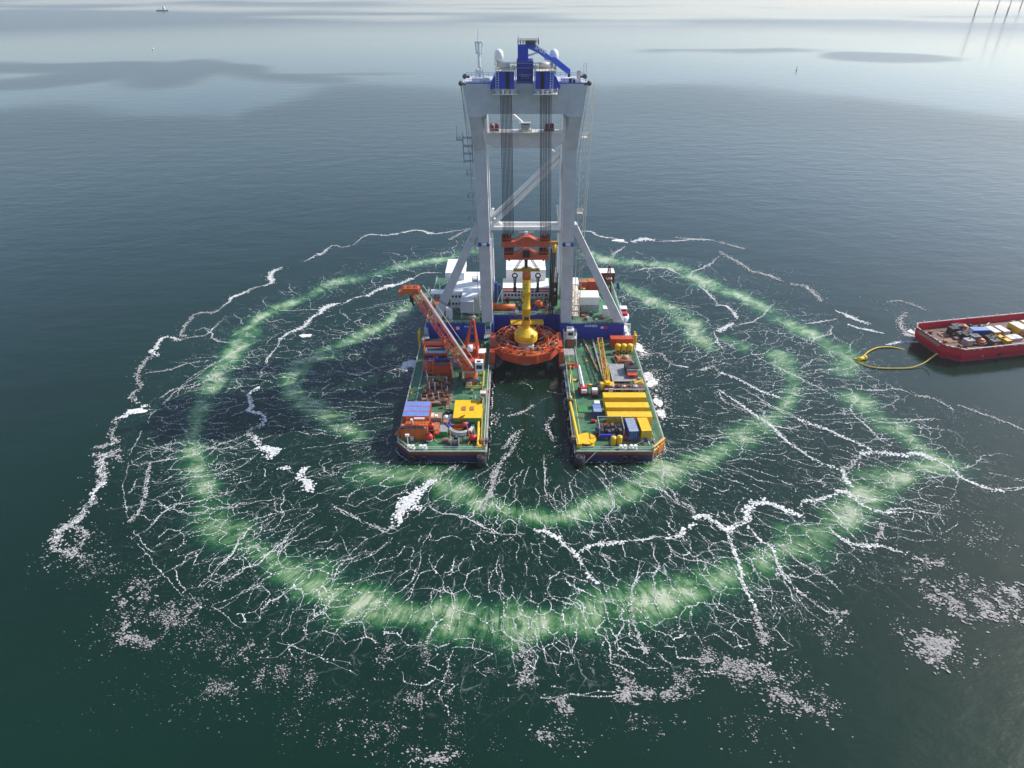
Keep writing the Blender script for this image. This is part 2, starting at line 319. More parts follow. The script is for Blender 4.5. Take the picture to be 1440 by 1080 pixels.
# ---- floating foam: real flakes and ribbons lying on the water
class Foam:
    def __init__(s): s.v = []; s.f = []; s.k = []; s.ks = []
    def ribbon(s, pts, w, taper=True, rough=.35, step=.4, grain=1.0, core=.42):
        p = np.array(resample(pts, step)); n = len(p)
        if n < 3: return
        t = np.gradient(p, axis=0); t /= np.maximum(1e-6, np.linalg.norm(t, axis=1))[:,None]; nr = np.stack([-t[:,1], t[:,0]], 1)
        ar = np.arange(n)*step; sd = rng.random()*90; z0 = np.full(n, sd)
        wig = 1.1*(value_noise(ar, z0, 45, 3.1)-.5)+.55*(value_noise(ar, z0+3, 46, 1.1)-.5)     # fine meander
        k = np.linspace(0, 1, n); fade = np.clip(np.minimum(k, 1-k)*8, 0, 1); p = p+nr*(wig*fade*min(1.2, .6+w))[:,None]
        ww = w*(np.clip(np.minimum(k, 1-k)*3.2, .12, 1) if taper else np.ones(n))
        mod = .25+.9*value_noise(ar, z0+7, 41, 2.6); na = value_noise(ar, z0+5, 42, .9)-.5; nb = value_noise(ar, z0+9, 43, .9)-.5
        a = core*ww*mod*np.clip(1+2*na, .1, 3); b = core*ww*mod*np.clip(1+2*nb, .1, 3)
        z = .03+rng.random()*.05
        o = len(s.v); l = p+nr*np.maximum(a, .022)[:,None]*.5; r = p-nr*np.maximum(b, .022)[:,None]*.5
        for i in range(n): s.v.append((l[i,0], l[i,1], z)); s.v.append((r[i,0], r[i,1], z))
        gap = value_noise(ar, z0+11, 47, 4.0)
        for i in range(n-1):
            if gap[i] > .16: q = o+2*i; s.f.append((q, q+1, q+3, q+2))
        # curds of foam strung along it
        m = np.maximum(0, rng.poisson(grain*step*(1.0+6.0*ww*mod)*(gap > .12)))
        ii = np.repeat(np.arange(n), m); N = len(ii)
        if N:
            off = rng.normal(0, 1, N)*ww[ii]*.34*(.5+mod[ii]*.8); al = rng.uniform(-.5, .5, N)*step
            c = p[ii]+nr[ii]*off[:,None]+t[ii]*al[:,None]; rr = np.clip(rng.uniform(.04, .125, N)*(1+1.1*ww[ii]), .035, .34)
            s.k.append(np.stack([c[:,0], c[:,1], rr, rng.uniform(1, 2.0, N), rng.uniform(0, 6.3, N)], 1))
    def flake(s, x, y, r, el=1.0, th=None):
        s.ks.append((x, y, r, el, rng.random()*6.3 if th is None else th))
    def blob(s, x, y, rx, ry, th=0.0):          # flat patch of dense foam with a ragged edge
        n = 44; o = len(s.v); sd = rng.random()*90; z = .03+rng.random()*.1
        for i in range(n):
            a = 2*math.pi*i/n; q = .62+.75*(float(value_noise(np.array([math.cos(a)*2+sd]), np.array([math.sin(a)*2+sd]), 44, .8)[0]))*.7+.12*rng.random()
            dx, dy = rx*q*math.cos(a), ry*q*math.sin(a); s.v.append((x+dx*math.cos(th)-dy*math.sin(th), y+dx*math.sin(th)+dy*math.cos(th), z))
        c = len(s.v); s.v.append((x, y, z+.12))
        for i in range(n): s.f.append((o+i, o+(i+1)%n, c))
    def lump(s, x, y, r):                       # low dome of thick foam
        n = 9; o = len(s.v); h = r*.22; a0 = rng.random()*6
        for k, (q, z) in enumerate(((1, .02), (.72, .6), (.3, 1.0))):
            for i in range(n):
                a = a0+2*math.pi*i/n; m = q*r*(.85+.3*rng.random()); s.v.append((x+m*math.cos(a), y+m*math.sin(a), .02+z*h))
        for k in range(2):
            for i in range(n): s.f.append((o+k*n+i, o+k*n+(i+1)%n, o+(k+1)*n+(i+1)%n, o+(k+1)*n+i))
        s.f.append(tuple(o+2*n+i for i in range(n)))
    def vein(s, x, y, a, L, w, depth=0):
        pts = [(x, y)]; n = int(L/.9); tgt = a; h = a; dh = 0; kids = []
        for i in range(n):
            dh = dh*.80+rng.normal(0, .24); h = tgt+dh*1.5
            x += math.cos(h)*.9; y += math.sin(h)*.9; pts.append((x, y))
            if depth < 2 and rng.random() < .06: kids.append((x, y, h+rng.choice([-1, 1])*rng.uniform(.5, 1.2), (L-i*.9)*rng.uniform(.35, .8), w*.62*(1-.4*i/n)))
        m = len(pts); 
        if m < 4: return
        s.ribbon(pts[:m], w)
        if rng.random() < .4: s.ribbon(pts[:m//2+1], w*1.15)
        for k in kids: s.vein(*k, depth=depth+1)
    def build(s, name, mat, label):
        ks = s.k+([np.array(s.ks)] if s.ks else [])
        me = bpy.data.meshes.new(name); V_ = [np.array(s.v).reshape(-1, 3)]; o = len(s.v); sizes = [len(f) for f in s.f]; li = [i for f in s.f for i in f]
        if ks:
            K = np.concatenate(ks); N = len(K); nv = 7; an = np.arange(nv)*2*math.pi/nv+rng.uniform(-.25, .25, (N, nv)); q = K[:,2:3]*rng.uniform(.45, 1.35, (N, nv))
            dx, dy = q*np.cos(an)*K[:,3:4], q*np.sin(an); ct, st = np.cos(K[:,4:5]), np.sin(K[:,4:5])
            zz = np.repeat(.05+rng.random((N,1))*.16, nv, 1)
            V_.append(np.stack([K[:,0:1]+dx*ct-dy*st, K[:,1:2]+dx*st+dy*ct, zz], -1).reshape(-1, 3)); sizes += [nv]*N; li += list(range(o, o+N*nv))
        VV = np.concatenate(V_); me.vertices.add(len(VV)); me.vertices.foreach_set('co', VV.ravel()); me.loops.add(len(li)); me.loops.foreach_set('vertex_index', np.array(li, dtype=np.int32))
        me.polygons.add(len(sizes)); sz = np.array(sizes, dtype=np.int32); me.polygons.foreach_set('loop_start', (np.cumsum(sz)-sz).astype(np.int32)); me.polygons.foreach_set('loop_total', sz); me.update(calc_edges=True); me.materials.append(mat); o = bpy.data.objects.new(name, me); COL.objects.link(o)
        o['kind'] = 'stuff'; o['label'] = label; o['category'] = 'foam'
def foam_mat(name, col, hole):
    m = paint(name, col, rough=.9, var=.3, scale=1.3); nt = m.node_tree; L = nt.links.new; b = nt.nodes['Principled BSDF']
    if hole:
        g = nn(nt, 'ShaderNodeNewGeometry'); n = nn(nt, 'ShaderNodeTexNoise', _Scale=1.5, _Detail=5.0, _Roughness=.7); L(g.outputs['Position'], n.inputs['Vector'])
        mr = nn(nt, 'ShaderNodeMapRange'); mr.inputs[1].default_value = hole-.05; mr.inputs[2].default_value = hole+.1; mr.inputs[3].default_value = .12; L(n.outputs['Fac'], mr.inputs[0]); L(mr.outputs[0], b.inputs['Alpha'])
    b.inputs['Specular IOR Level'].default_value = .15
    return m
def build_foam():
    lines, flecks, thick = Foam(), Foam(), Foam()
    def pxw(p, w):                             # width given in photo pixels -> metres there
        g = at(*p); return w*math.dist((0,0,CZ), g)/F
    # (points, width px, character): s solid lumpy, m medium torn line, g spongy grey band
    T = [
     ([(395,376),(385,382),(380,390),(383,397),(372,402)], 6, 's'), ([(372,402),(358,405),(345,412),(325,420),(318,428),(308,436)], 4.5, 's'), ([(308,436),(298,440),(285,440),(273,443),(268,450)], 5, 'g'),
     ([(268,450),(258,462),(255,472),(262,472)], 5, 'g'), ([(252,478),(235,474),(225,479),(220,490),(212,494),(222,500)], 6, 's'), ([(215,500),(205,507),(197,518),(192,532)], 7, 'g'), ([(192,532),(198,545),(185,556),(195,568)], 6, 'g'),
     ([(205,570),(192,578),(178,584),(165,589)], 9, 's'), ([(163,589),(160,600),(157,612),(163,622),(148,627),(136,629)], 8, 'g'), ([(170,632),(152,638),(143,646),(143,660),(146,672),(138,682)], 15, 'g'), ([(148,678),(138,685),(131,697),(128,706)], 8, 's'),
     ([(135,704),(120,716),(112,728),(103,736),(90,744),(80,752),(78,764),(88,776),(104,780)], 14, 'g'), ([(100,742),(120,748),(116,762),(104,776),(118,784)], 8, 'g'),
     ([(425,369),(440,362),(458,353),(466,346)], 4.5, 's'), ([(460,350),(470,345),(480,348),(492,346)], 4, 'g'), ([(496,345),(505,338),(512,332),(525,330),(545,331),(568,327),(590,324),(612,329),(640,325),(662,321)], 4.5, 's'), ([(632,338),(645,330),(660,322)], 5, 'g'),
     ([(622,384),(600,384),(588,388),(580,393)], 4, 'm'), ([(580,391),(562,399),(545,403),(528,409),(518,416)], 7, 's'), ([(515,416),(500,419),(490,424),(478,430)], 4.5, 's'), ([(476,427),(462,430),(452,436),(450,441)], 9, 's'), ([(450,441),(438,447),(430,456),(420,463),(405,468),(394,478)], 6.5, 's'), ([(394,476),(391,488),(384,496),(378,504),(370,520),(366,532)], 4.5, 'm'),
     ([(364,545),(354,550),(350,560),(356,570),(350,577),(362,580),(370,584),(373,592),(366,600)], 7, 's'), ([(366,600),(355,602),(349,608),(353,614)], 6, 'g'), ([(356,614),(362,622)], 9, 's'),
     ([(364,628),(376,632),(388,634),(378,641)], 16, 's'), ([(394,658),(406,659)], 8, 's'), ([(432,656),(424,664),(420,672)], 9, 's'), ([(424,673),(434,682),(432,690)], 14, 's'), ([(468,710),(480,718),(505,730),(520,738)], 5, 'm'),
     ([(612,672),(600,682),(590,692)], 14, 's'), ([(588,692),(580,702),(572,714)], 20, 's'), ([(574,700),(562,722),(560,734)], 20, 's'), ([(586,712),(590,716)], 12, 's'), ([(640,655),(622,666),(612,670)], 5, 'g'), ([(520,738),(540,744),(556,742)], 7, 'g'),
     ([(600,702),(610,718),(640,724),(660,730),(685,745),(712,752),(740,750)], 4.5, 'm'), ([(752,746),(770,748),(785,757)], 9, 's'), ([(785,757),(798,770),(812,781)], 8, 's'), ([(810,782),(826,770),(846,766),(866,764),(878,761)], 7, 's'), ([(880,760),(900,757),(920,755),(938,757)], 7, 'm'), ([(938,757),(955,752),(962,744),(975,738)], 8, 's'),
     ([(976,728),(990,726),(1003,732),(1014,742),(1024,746),(1030,742)], 10, 's'), ([(1030,740),(1046,735),(1052,728)], 6, 's'), ([(1052,728),(1050,718),(1060,708),(1076,706)], 13, 's'), ([(1076,706),(1094,713),(1112,720),(1124,724)], 11, 's'), ([(1124,714),(1132,705),(1148,704),(1162,700),(1176,694)], 5, 's'), ([(1176,690),(1190,692),(1205,700)], 9, 's'), ([(1195,698),(1212,710),(1232,718),(1262,722)], 6, 's'), ([(1240,722),(1272,716),(1300,722),(1330,725)], 5, 'm'),
     ([(1185,660),(1190,674),(1198,684)], 6, 's'), ([(1184,662),(1200,652),(1208,642)], 7, 'g'), ([(1212,638),(1228,636),(1250,638),(1275,641)], 9, 's'), ([(1278,638),(1296,638),(1310,646)], 10, 's'), ([(1306,642),(1330,655),(1350,670),(1372,680),(1390,688),(1410,690)], 6, 's'), ([(1400,690),(1425,688),(1445,684)], 4, 'm'),
     ([(1010,548),(1028,560),(1050,575),(1068,588),(1085,600),(1105,620),(1120,630),(1145,646),(1165,655),(1185,662)], 5, 's'), ([(1040,545),(1062,556),(1085,572),(1110,582),(1130,594)], 4, 'm'), ([(1124,590),(1140,596),(1158,602),(1180,612),(1202,622),(1225,632)], 6, 's'), ([(1060,500),(1100,520),(1140,540),(1165,552),(1190,565)], 3, 'm'),
     ([(1205,563),(1196,575),(1204,586),(1220,600),(1235,616),(1250,626)], 4, 's'), ([(1210,548),(1240,550),(1265,548),(1290,558)], 3, 'm'), ([(1288,556),(1310,560),(1330,570),(1340,578)], 5, 'g'), ([(1350,570),(1380,582),(1410,592),(1440,606)], 4, 'g'), ([(1260,606),(1268,596),(1290,592),(1320,590)], 4, 'm'),
     ([(806,325),(830,326),(845,333),(866,336),(880,340)], 4, 's'), ([(868,338),(880,341)], 7, 's'), ([(890,340),(905,336),(920,338)], 8, 's'), ([(920,340),(945,339),(975,337),(1000,338),(1015,342)], 4, 's'), ([(950,334),(968,336),(990,336)], 4, 'g'), ([(1010,340),(1028,345),(1045,350)], 6, 'g'), ([(1012,354),(1025,362),(1040,370),(1060,384)], 7, 'g'), ([(1060,382),(1082,388),(1100,396)], 8, 'g'), ([(1112,400),(1130,402),(1145,412),(1155,424)], 8, 'g'), ([(1178,438),(1192,444),(1205,450),(1220,455)], 7, 's'), ([(1192,456),(1210,462),(1240,468)], 5, 's'),
     ([(880,346),(868,354),(862,362)], 4, 'm'), ([(890,382),(910,378),(935,377),(950,383),(962,390)], 4, 's'), ([(945,390),(962,390),(980,380),(1000,370),(1012,360)], 3.5, 'm'), ([(980,400),(990,408),(1003,420),(1010,430)], 4, 's'), ([(1008,430),(1020,430),(1032,440),(1036,448)], 5, 's'), ([(1030,455),(1020,460),(1008,466)], 8, 's'), ([(1008,466),(1004,468),(1012,484),(1019,494)], 3.5, 's'),
     ([(898,503),(915,498),(930,498),(938,508)], 5, 'g'), ([(938,508),(958,516),(985,520),(1000,516),(1012,524)], 6, 'm'), ([(1012,524),(1035,532),(1050,540),(1075,552),(1100,560)], 5, 's'), ([(1010,550),(1018,565),(1035,572),(1050,580)], 4, 'g'), ([(1025,462),(1045,455),(1065,450),(1085,430)], 3, 'm'), ([(1128,515),(1150,505),(1168,512)], 3, 'm'), ([(1130,456),(1160,452),(1178,448)], 3.5, 's'), ([(1170,458),(1165,470),(1145,476),(1140,486)], 3, 's'),
     ([(1248,425),(1262,423),(1280,427),(1300,436)], 4, 'g'), ([(1274,440),(1266,452),(1272,466),(1284,474)], 7, 'g'), ([(1248,485),(1262,482),(1290,480)], 5, 's'), ([(1272,470),(1284,472)], 8, 's'),
     ([(574,516),(560,519),(550,522)], 4, 's'), ([(550,512),(525,520),(505,527),(488,525)], 4, 'm'), ([(520,560),(545,548),(570,545)], 3.5, 'g'), 
     ([(695,660),(692,680),(690,700)], 6, 'g'), ([(726,615),(722,630),(705,650),(697,668),(690,690),(678,720)], 6, 'g'), ([(765,640),(765,660),(768,690),(776,712),(786,720)], 4, 's'), ([(786,720),(805,728),(830,735),(856,737)], 3.5, 's'), ([(862,672),(858,690),(864,710),(854,730),(866,750),(870,762)], 4, 's'), ([(780,620),(770,600),(778,585)], 7, 'g'), ([(734,605),(720,615),(710,630)], 6, 'g'), ([(750,570),(735,580),(715,585)], 5, 'g'),
     ([(930,645),(934,662),(932,680),(945,690)], 3.5, 's'), ([(868,660),(885,675),(905,682),(930,690),(950,706),(975,720)], 4, 'm'), ([(945,690),(955,706),(970,712),(978,722)], 4.5, 'g'),
     ([(812,782),(822,800),(828,812),(842,820)], 5, 's'), ([(900,790),(897,810),(890,828),(888,850)], 4.5, 's'), ([(888,850),(892,880),(900,900),(908,918)], 5, 'g'), ([(918,762),(918,780),(926,795),(918,812),(924,830)], 4, 'm'), ([(940,765),(950,780),(970,788),(990,792),(1010,800),(1035,812)], 4, 's'), ([(1022,748),(1030,765),(1038,790),(1045,815),(1052,835),(1062,855)], 6, 's'), ([(1062,862),(1068,880),(1072,905)], 8, 'g'), ([(1052,740),(1066,756),(1085,770),(1092,785),(1100,805),(1122,832)], 5, 's'), ([(1122,832),(1140,845),(1160,858),(1190,862)], 5, 'g'), ([(1090,772),(1110,782),(1130,796),(1160,810),(1185,835)], 4, 's'), ([(1150,700),(1172,720),(1190,745),(1212,768)], 3, 'm'), ([(1165,742),(1185,758),(1210,768),(1240,768),(1272,778)], 6, 's'), ([(1242,735),(1238,750),(1232,762)], 5, 'g'), ([(1285,785),(1310,792),(1325,792)], 6, 'g'),
     ([(240,480),(262,476),(290,470),(315,448)], 3, 'm'), ([(275,465),(290,462),(302,478),(318,482),(340,478)], 3.5, 'm'), ([(205,525),(240,520),(262,512),(290,508)], 3, 'g'), ([(225,560),(245,548),(270,545),(300,530)], 3, 'g'), ([(130,640),(160,640),(170,650)], 6, 'g'),
     ([(350,610),(330,618),(300,628),(270,640),(225,648),(180,655)], 3, 'm'), ([(365,636),(345,652),(320,662),(290,670),(265,672),(235,678),(215,680)], 4, 's'), ([(330,690),(310,698),(285,703),(240,715),(205,745),(185,758)], 3.5, 'm'), ([(212,650),(206,680),(204,700),(195,722),(180,735)], 5, 'g'), ([(380,730),(350,745),(325,780),(305,800),(290,815)], 5, 'm'), ([(415,745),(395,765),(370,785),(345,800),(320,815),(300,825)], 5, 'm'), ([(445,800),(420,820),(390,842),(375,850),(365,870)], 4, 'm')]
    for pts, w, ch in T:
        g = resample(G(pts), .5); wm = pxw(pts[len(pts)//2], w)
        if ch == 's':
            lines.ribbon(G(pts), wm*(.95 if pts[0][1] < 470 else .46 if w >= 5 else .36), core=.4); lines.ribbon(G(pts), wm*(.5 if w >= 5 else .3), core=.4)
            for _ in range(int(len(g)*(min(9, wm*2.4) if w >= 5 else 0))):
                p = g[int(rng.integers(len(g)))]; d = rng.normal(0, 1, 2)*wm*.24
                thick.lump(p[0]+d[0], p[1]+d[1], rng.uniform(.10, .27)*(1+.12*wm))
        elif ch == 'm':
            lines.ribbon(G(pts), wm*.55); lines.ribbon([(x+rng.normal(0,.3), y+rng.normal(0,.3)) for x, y in G(pts)], wm*.35)
        else:
            for k in range(2): lines.ribbon([(x+rng.normal(0, wm*.22), y+rng.normal(0, wm*.22)) for x, y in G(pts)], wm*.22, core=.15)
            for _ in range(int(len(g)*(1.2+wm*1.4))):
                p = g[int(rng.integers(len(g)))]; flecks.flake(p[0]+rng.normal(0, wm*.30), p[1]+rng.normal(0, wm*.30), rng.uniform(.08, .28), el=rng.uniform(1, 2.2))
        for _ in range(int(len(g)*.7)):
            p = g[int(rng.integers(len(g)))]; flecks.flake(p[0]+rng.normal(0, wm*.9+.4), p[1]+rng.normal(0, wm*.9+.4), rng.uniform(.05, .16), el=1.6)
    # veins crossing the rings
    for k, (pts, wd, st) in enumerate(RINGS):
        g = resample(pts, 1.0); i = 0.0
        while i < len(g):
            x, y = g[int(i)]; a = math.atan2(y-CEN[1], x-CEN[0])+rng.normal(0, .3); outer = k < 3
            bold = rng.random() < .42; w = rng.uniform(.06, .19)*(1.9 if bold else 1)
            Lo, Li = (rng.uniform(7, 24), rng.uniform(8, 26)) if outer else (rng.uniform(5, 14), rng.uniform(5, 15))
            x += rng.normal(0, 2.5); y += rng.normal(0, 2.5)
            lines.vein(x, y, a, Lo, w); lines.vein(x, y, a+math.pi+rng.normal(0, .25), Li, w)
            i += rng.uniform(3, 8.5)
    # connected lacy web: dual of a triangulation, cells drawn out along the outflow
    from mathutils.geometry import delaunay_2d_cdt
    U = []
    for _ in range(60000):
        if len(U) >= 1500: break
        r = math.sqrt(rng.uniform(.03, 1)); a = rng.uniform(0, 2*math.pi); q = (a*rng.uniform(.999, 1.001)*88, r*118*.62)
        U.append(q)
    pts2 = [Vector((q[0], q[1])) for q in U]; ve, ed_, fa = delaunay_2d_cdt(pts2, [], [], 0, 1e-4)[:3]
    def back(u, v): a = u/88; rr = v/.62; return (8+rr*math.cos(a)*.98, 166+rr*math.sin(a)*.78)
    cen = [sum((ve[i] for i in f), Vector((0,0)))/3 for f in fa]; adj = {}
    for k, f in enumerate(fa):
        for i in range(3): adj.setdefault(tuple(sorted((f[i], f[(i+1)%3]))), []).append(k)
    allr = [g_ for g_, _, _ in RINGS]
    mids = []; segs = []
    for e_, ks in adj.items():
        if len(ks) == 2:
            A, B = back(*cen[ks[0]]), back(*cen[ks[1]]); L_ = math.dist(A, B)
            if .8 < L_ < 26: segs.append((A, B)); mids.append(((A[0]+B[0])/2, (A[1]+B[1])/2))
    mids = np.array(mids); dmin = np.full(len(mids), 1e9)
    for g_ in allr: dmin = np.minimum(dmin, segdist(mids[:,0], mids[:,1], g_)[0])
    pn = value_noise(mids[:,0]+400, mids[:,1]+400, 61, 22)
    for k, (A, B) in enumerate(segs):
        mx_, my_ = mids[k]
        if -33 < mx_ < 43 and 142 < my_ < 252: continue
        if rng.random() > (.85*math.exp(-(dmin[k]/11)**2)+.42*pn[k]): continue
        w_ = rng.uniform(.07, .2)*(1.9 if rng.random() < .12 else 1)
        lines.ribbon([A, B], w_, taper=False, step=.35)
    # threads and torn bits in the water between the rings
    for _ in range(90):
        r = math.sqrt(rng.uniform(.05, 1)); a = rng.uniform(0, 2*math.pi); x, y = 8+r*105*math.cos(a), 168+r*85*math.sin(a)
        if -34 < x < 44 and 140 < y < 252: continue
        b = math.atan2(y-CEN[1], x-CEN[0])+rng.normal(0, .5)
        lines.vein(x, y, b, rng.uniform(4, 17), rng.uniform(.08, .26))
    for _ in range(16):
        x, y = rng.uniform(-6, 15), rng.uniform(138, 184); lines.vein(x, y, rng.uniform(0, 6.3), rng.uniform(2, 6), rng.uniform(.06, .14))
    for _ in range(9000):
        r = math.sqrt(rng.uniform(.02, 1)); a = rng.uniform(0, 2*math.pi); x, y = 8+r*112*math.cos(a), 165+r*88*math.sin(a)
        if value_noise(np.array([x+500]), np.array([y+500]), 21, 9)[0] > .55: flecks.flake(x, y, rng.uniform(.05, .17))
    # drifting flakes: ellipses cx, cy, rx, ry (photo pixels), count, size
    for cx, cy, rx, ry, n, sz in [(110,780,38,25,420,.26),(150,800,60,20,320,.2),(190,835,22,22,330,.3),(192,865,12,25,260,.34),(185,898,14,10,180,.34),(222,870,26,12,300,.24),(265,855,30,14,420,.24),(250,880,45,18,300,.22),(205,905,30,8,220,.24),(150,885,30,30,160,.16),
        (290,900,60,25,380,.17),(340,915,35,14,360,.22),(375,945,28,16,420,.22),(310,970,45,14,330,.2),(260,960,60,40,260,.13),(420,925,22,25,150,.2),(432,955,14,18,130,.2),(150,960,70,60,160,.1),(330,1000,90,25,120,.14),(430,1000,40,30,190,.16),(480,985,25,12,160,.18),(520,1030,60,22,330,.2),(560,1000,40,30,260,.17),(575,985,35,8,160,.22),(600,1068,28,12,260,.34),(630,975,45,10,190,.2),(640,1010,12,30,110,.18),(660,985,50,10,120,.18),(590,1065,60,20,160,.2),
        (500,880,14,22,120,.2),(540,930,10,28,160,.26),(600,915,10,22,120,.22),(630,940,10,14,90,.22),(690,945,14,8,60,.18),(735,930,12,28,260,.3),(745,960,18,8,110,.22),(790,1000,18,20,260,.3),(780,1030,28,12,190,.26),(800,1040,20,18,120,.22),(870,915,10,24,150,.28),(880,960,14,30,330,.3),(885,975,22,10,250,.34),(925,975,35,8,260,.28),(960,955,25,18,260,.24),(860,940,30,12,140,.2),(820,930,25,10,90,.2),(900,1020,60,18,130,.17),(1000,930,15,18,140,.28),(1010,932,30,7,170,.3),(1040,940,40,14,360,.28),(1075,960,30,16,330,.3),(1100,985,22,12,270,.3),(1120,1000,30,8,190,.3),(1072,890,9,26,200,.3),(1170,905,18,20,170,.26),(1175,880,14,24,160,.3),(1150,870,25,10,90,.2),(1060,1030,50,30,160,.2),(1120,950,20,25,130,.26),(1150,990,25,25,170,.26),(1130,880,40,30,110,.16),
        (1320,840,22,16,260,.36),(1340,855,14,20,230,.4),(1318,905,34,18,430,.44),(1330,925,38,18,330,.36),(1300,895,22,12,160,.36),(1355,820,20,14,120,.3),(1395,860,40,16,260,.44),(1420,835,24,16,260,.5),(1380,845,24,14,140,.36),(1300,815,16,22,150,.32),(1310,790,26,10,170,.3),(1390,745,14,10,150,.3),(1360,760,40,12,140,.24),(1400,770,40,20,130,.22),(1435,870,12,12,60,.5),(1270,880,30,18,80,.2),(1350,720,30,14,90,.2),
        (400,870,30,20,110,.17),(455,870,30,22,120,.16),(560,880,60,22,190,.14),(690,900,60,20,150,.14),(820,890,60,22,170,.14),(960,880,60,25,180,.15),(1090,850,50,20,180,.16),(1200,800,50,20,150,.16),(650,1040,90,30,120,.12),
        (1290,470,16,10,60,.25),(1255,432,25,10,90,.2),(1060,395,30,8,160,.22),(1130,412,26,8,170,.22),(1090,385,35,6,120,.2),(1270,448,14,16,120,.24),(930,530,30,22,200,.2),(960,560,40,25,260,.18),(1000,600,50,20,220,.16),(1340,585,60,16,200,.17),(1400,600,40,12,130,.17)]:
        g0 = at(cx, cy); gx_ = abs(at(cx+rx, cy)[0]-g0[0]); gy_ = abs(at(cx, cy-ry)[1]-g0[1])
        for _ in range(int(n*2.0)):
            x, y = g0[0]+rng.normal(0, gx_*.6), g0[1]+rng.normal(0, gy_*.6)
            if rng.random() < .85 and abs(value_noise(np.array([x+900]), np.array([y+900]), 27, 4.5)[0]*.65+value_noise(np.array([x+700]), np.array([y+900]), 29, 1.7)[0]*.35-.5) > .09: continue
            flecks.flake(x, y, sz*(.10+.52*rng.random()**2.6), rng.uniform(1, 2.6), rng.normal(-.3, .5))
    # churned white water against the hulls
    for px, py, r, n in [(577,512,2.0,26),(570,516,1.6,14),(897,488,1.8,22),(904,500,1.0,6),(912,528,1.6,16),(917,538,1.9,20),(925,566,1.6,12),(930,582,1.5,10),(853,651,.6,3),(1290,470,1.6,16),(692,596,1.0,5),(694,585,.8,4)]:
        g0 = at(px, py)
        if n > 6:
            thick.blob(g0[0], g0[1], r*.9, r*1.5, rng.uniform(-.3,.3)); thick.blob(g0[0]+rng.normal(0,r*.5), g0[1]+rng.normal(0,r), r*.7, r*.9)
        for _ in range(n//3): thick.lump(g0[0]+rng.normal(0, r*.7), g0[1]+rng.normal(0, r*1.2), rng.uniform(.3, .6))
        for _ in range(n*9): flecks.flake(g0[0]+rng.normal(0, r*1.7), g0[1]+rng.normal(0, r*2.8), rng.uniform(.08, .3))
    for px, py, rx, ry in [(192,578,12,4),(430,472,9,3.5),(548,402,8,3),(870,338,9,3)]:
        g0 = at(px, py); k = math.dist((0,0,CZ), g0)/F; thick.blob(g0[0], g0[1], rx*k, ry*k*1.5)
    for pts in ([(-31.9,250),(-31.9,148.5),(-27.6,143.4),(-8,143.4)], [(42.2,250),(42.2,148.6),(37.8,143.4),(18,143.4)], [(-6.4,145),(-6.4,190)], [(16.4,145),(16.4,190)]):
        lines.ribbon(pts, .35, core=.2, grain=1.2); lines.ribbon([(x+rng.normal(0,.3), y) for x, y in pts], .5, core=.1, grain=.8)
    lines.build('foam_lines', foam_mat('foam_line', (.70, .70, .68), 0), 'thin branching threads of white foam crossing the green rings')
    flecks.build('foam_flakes', foam_mat('foam_flake', (.40, .385, .37), 0), 'scattered pale grey flakes of drifting foam')
    thick.build('foam_clumps', foam_mat('foam_clump', (.74, .73, .71), 0), 'thick lumpy bright white foam clumps')
build_foam()
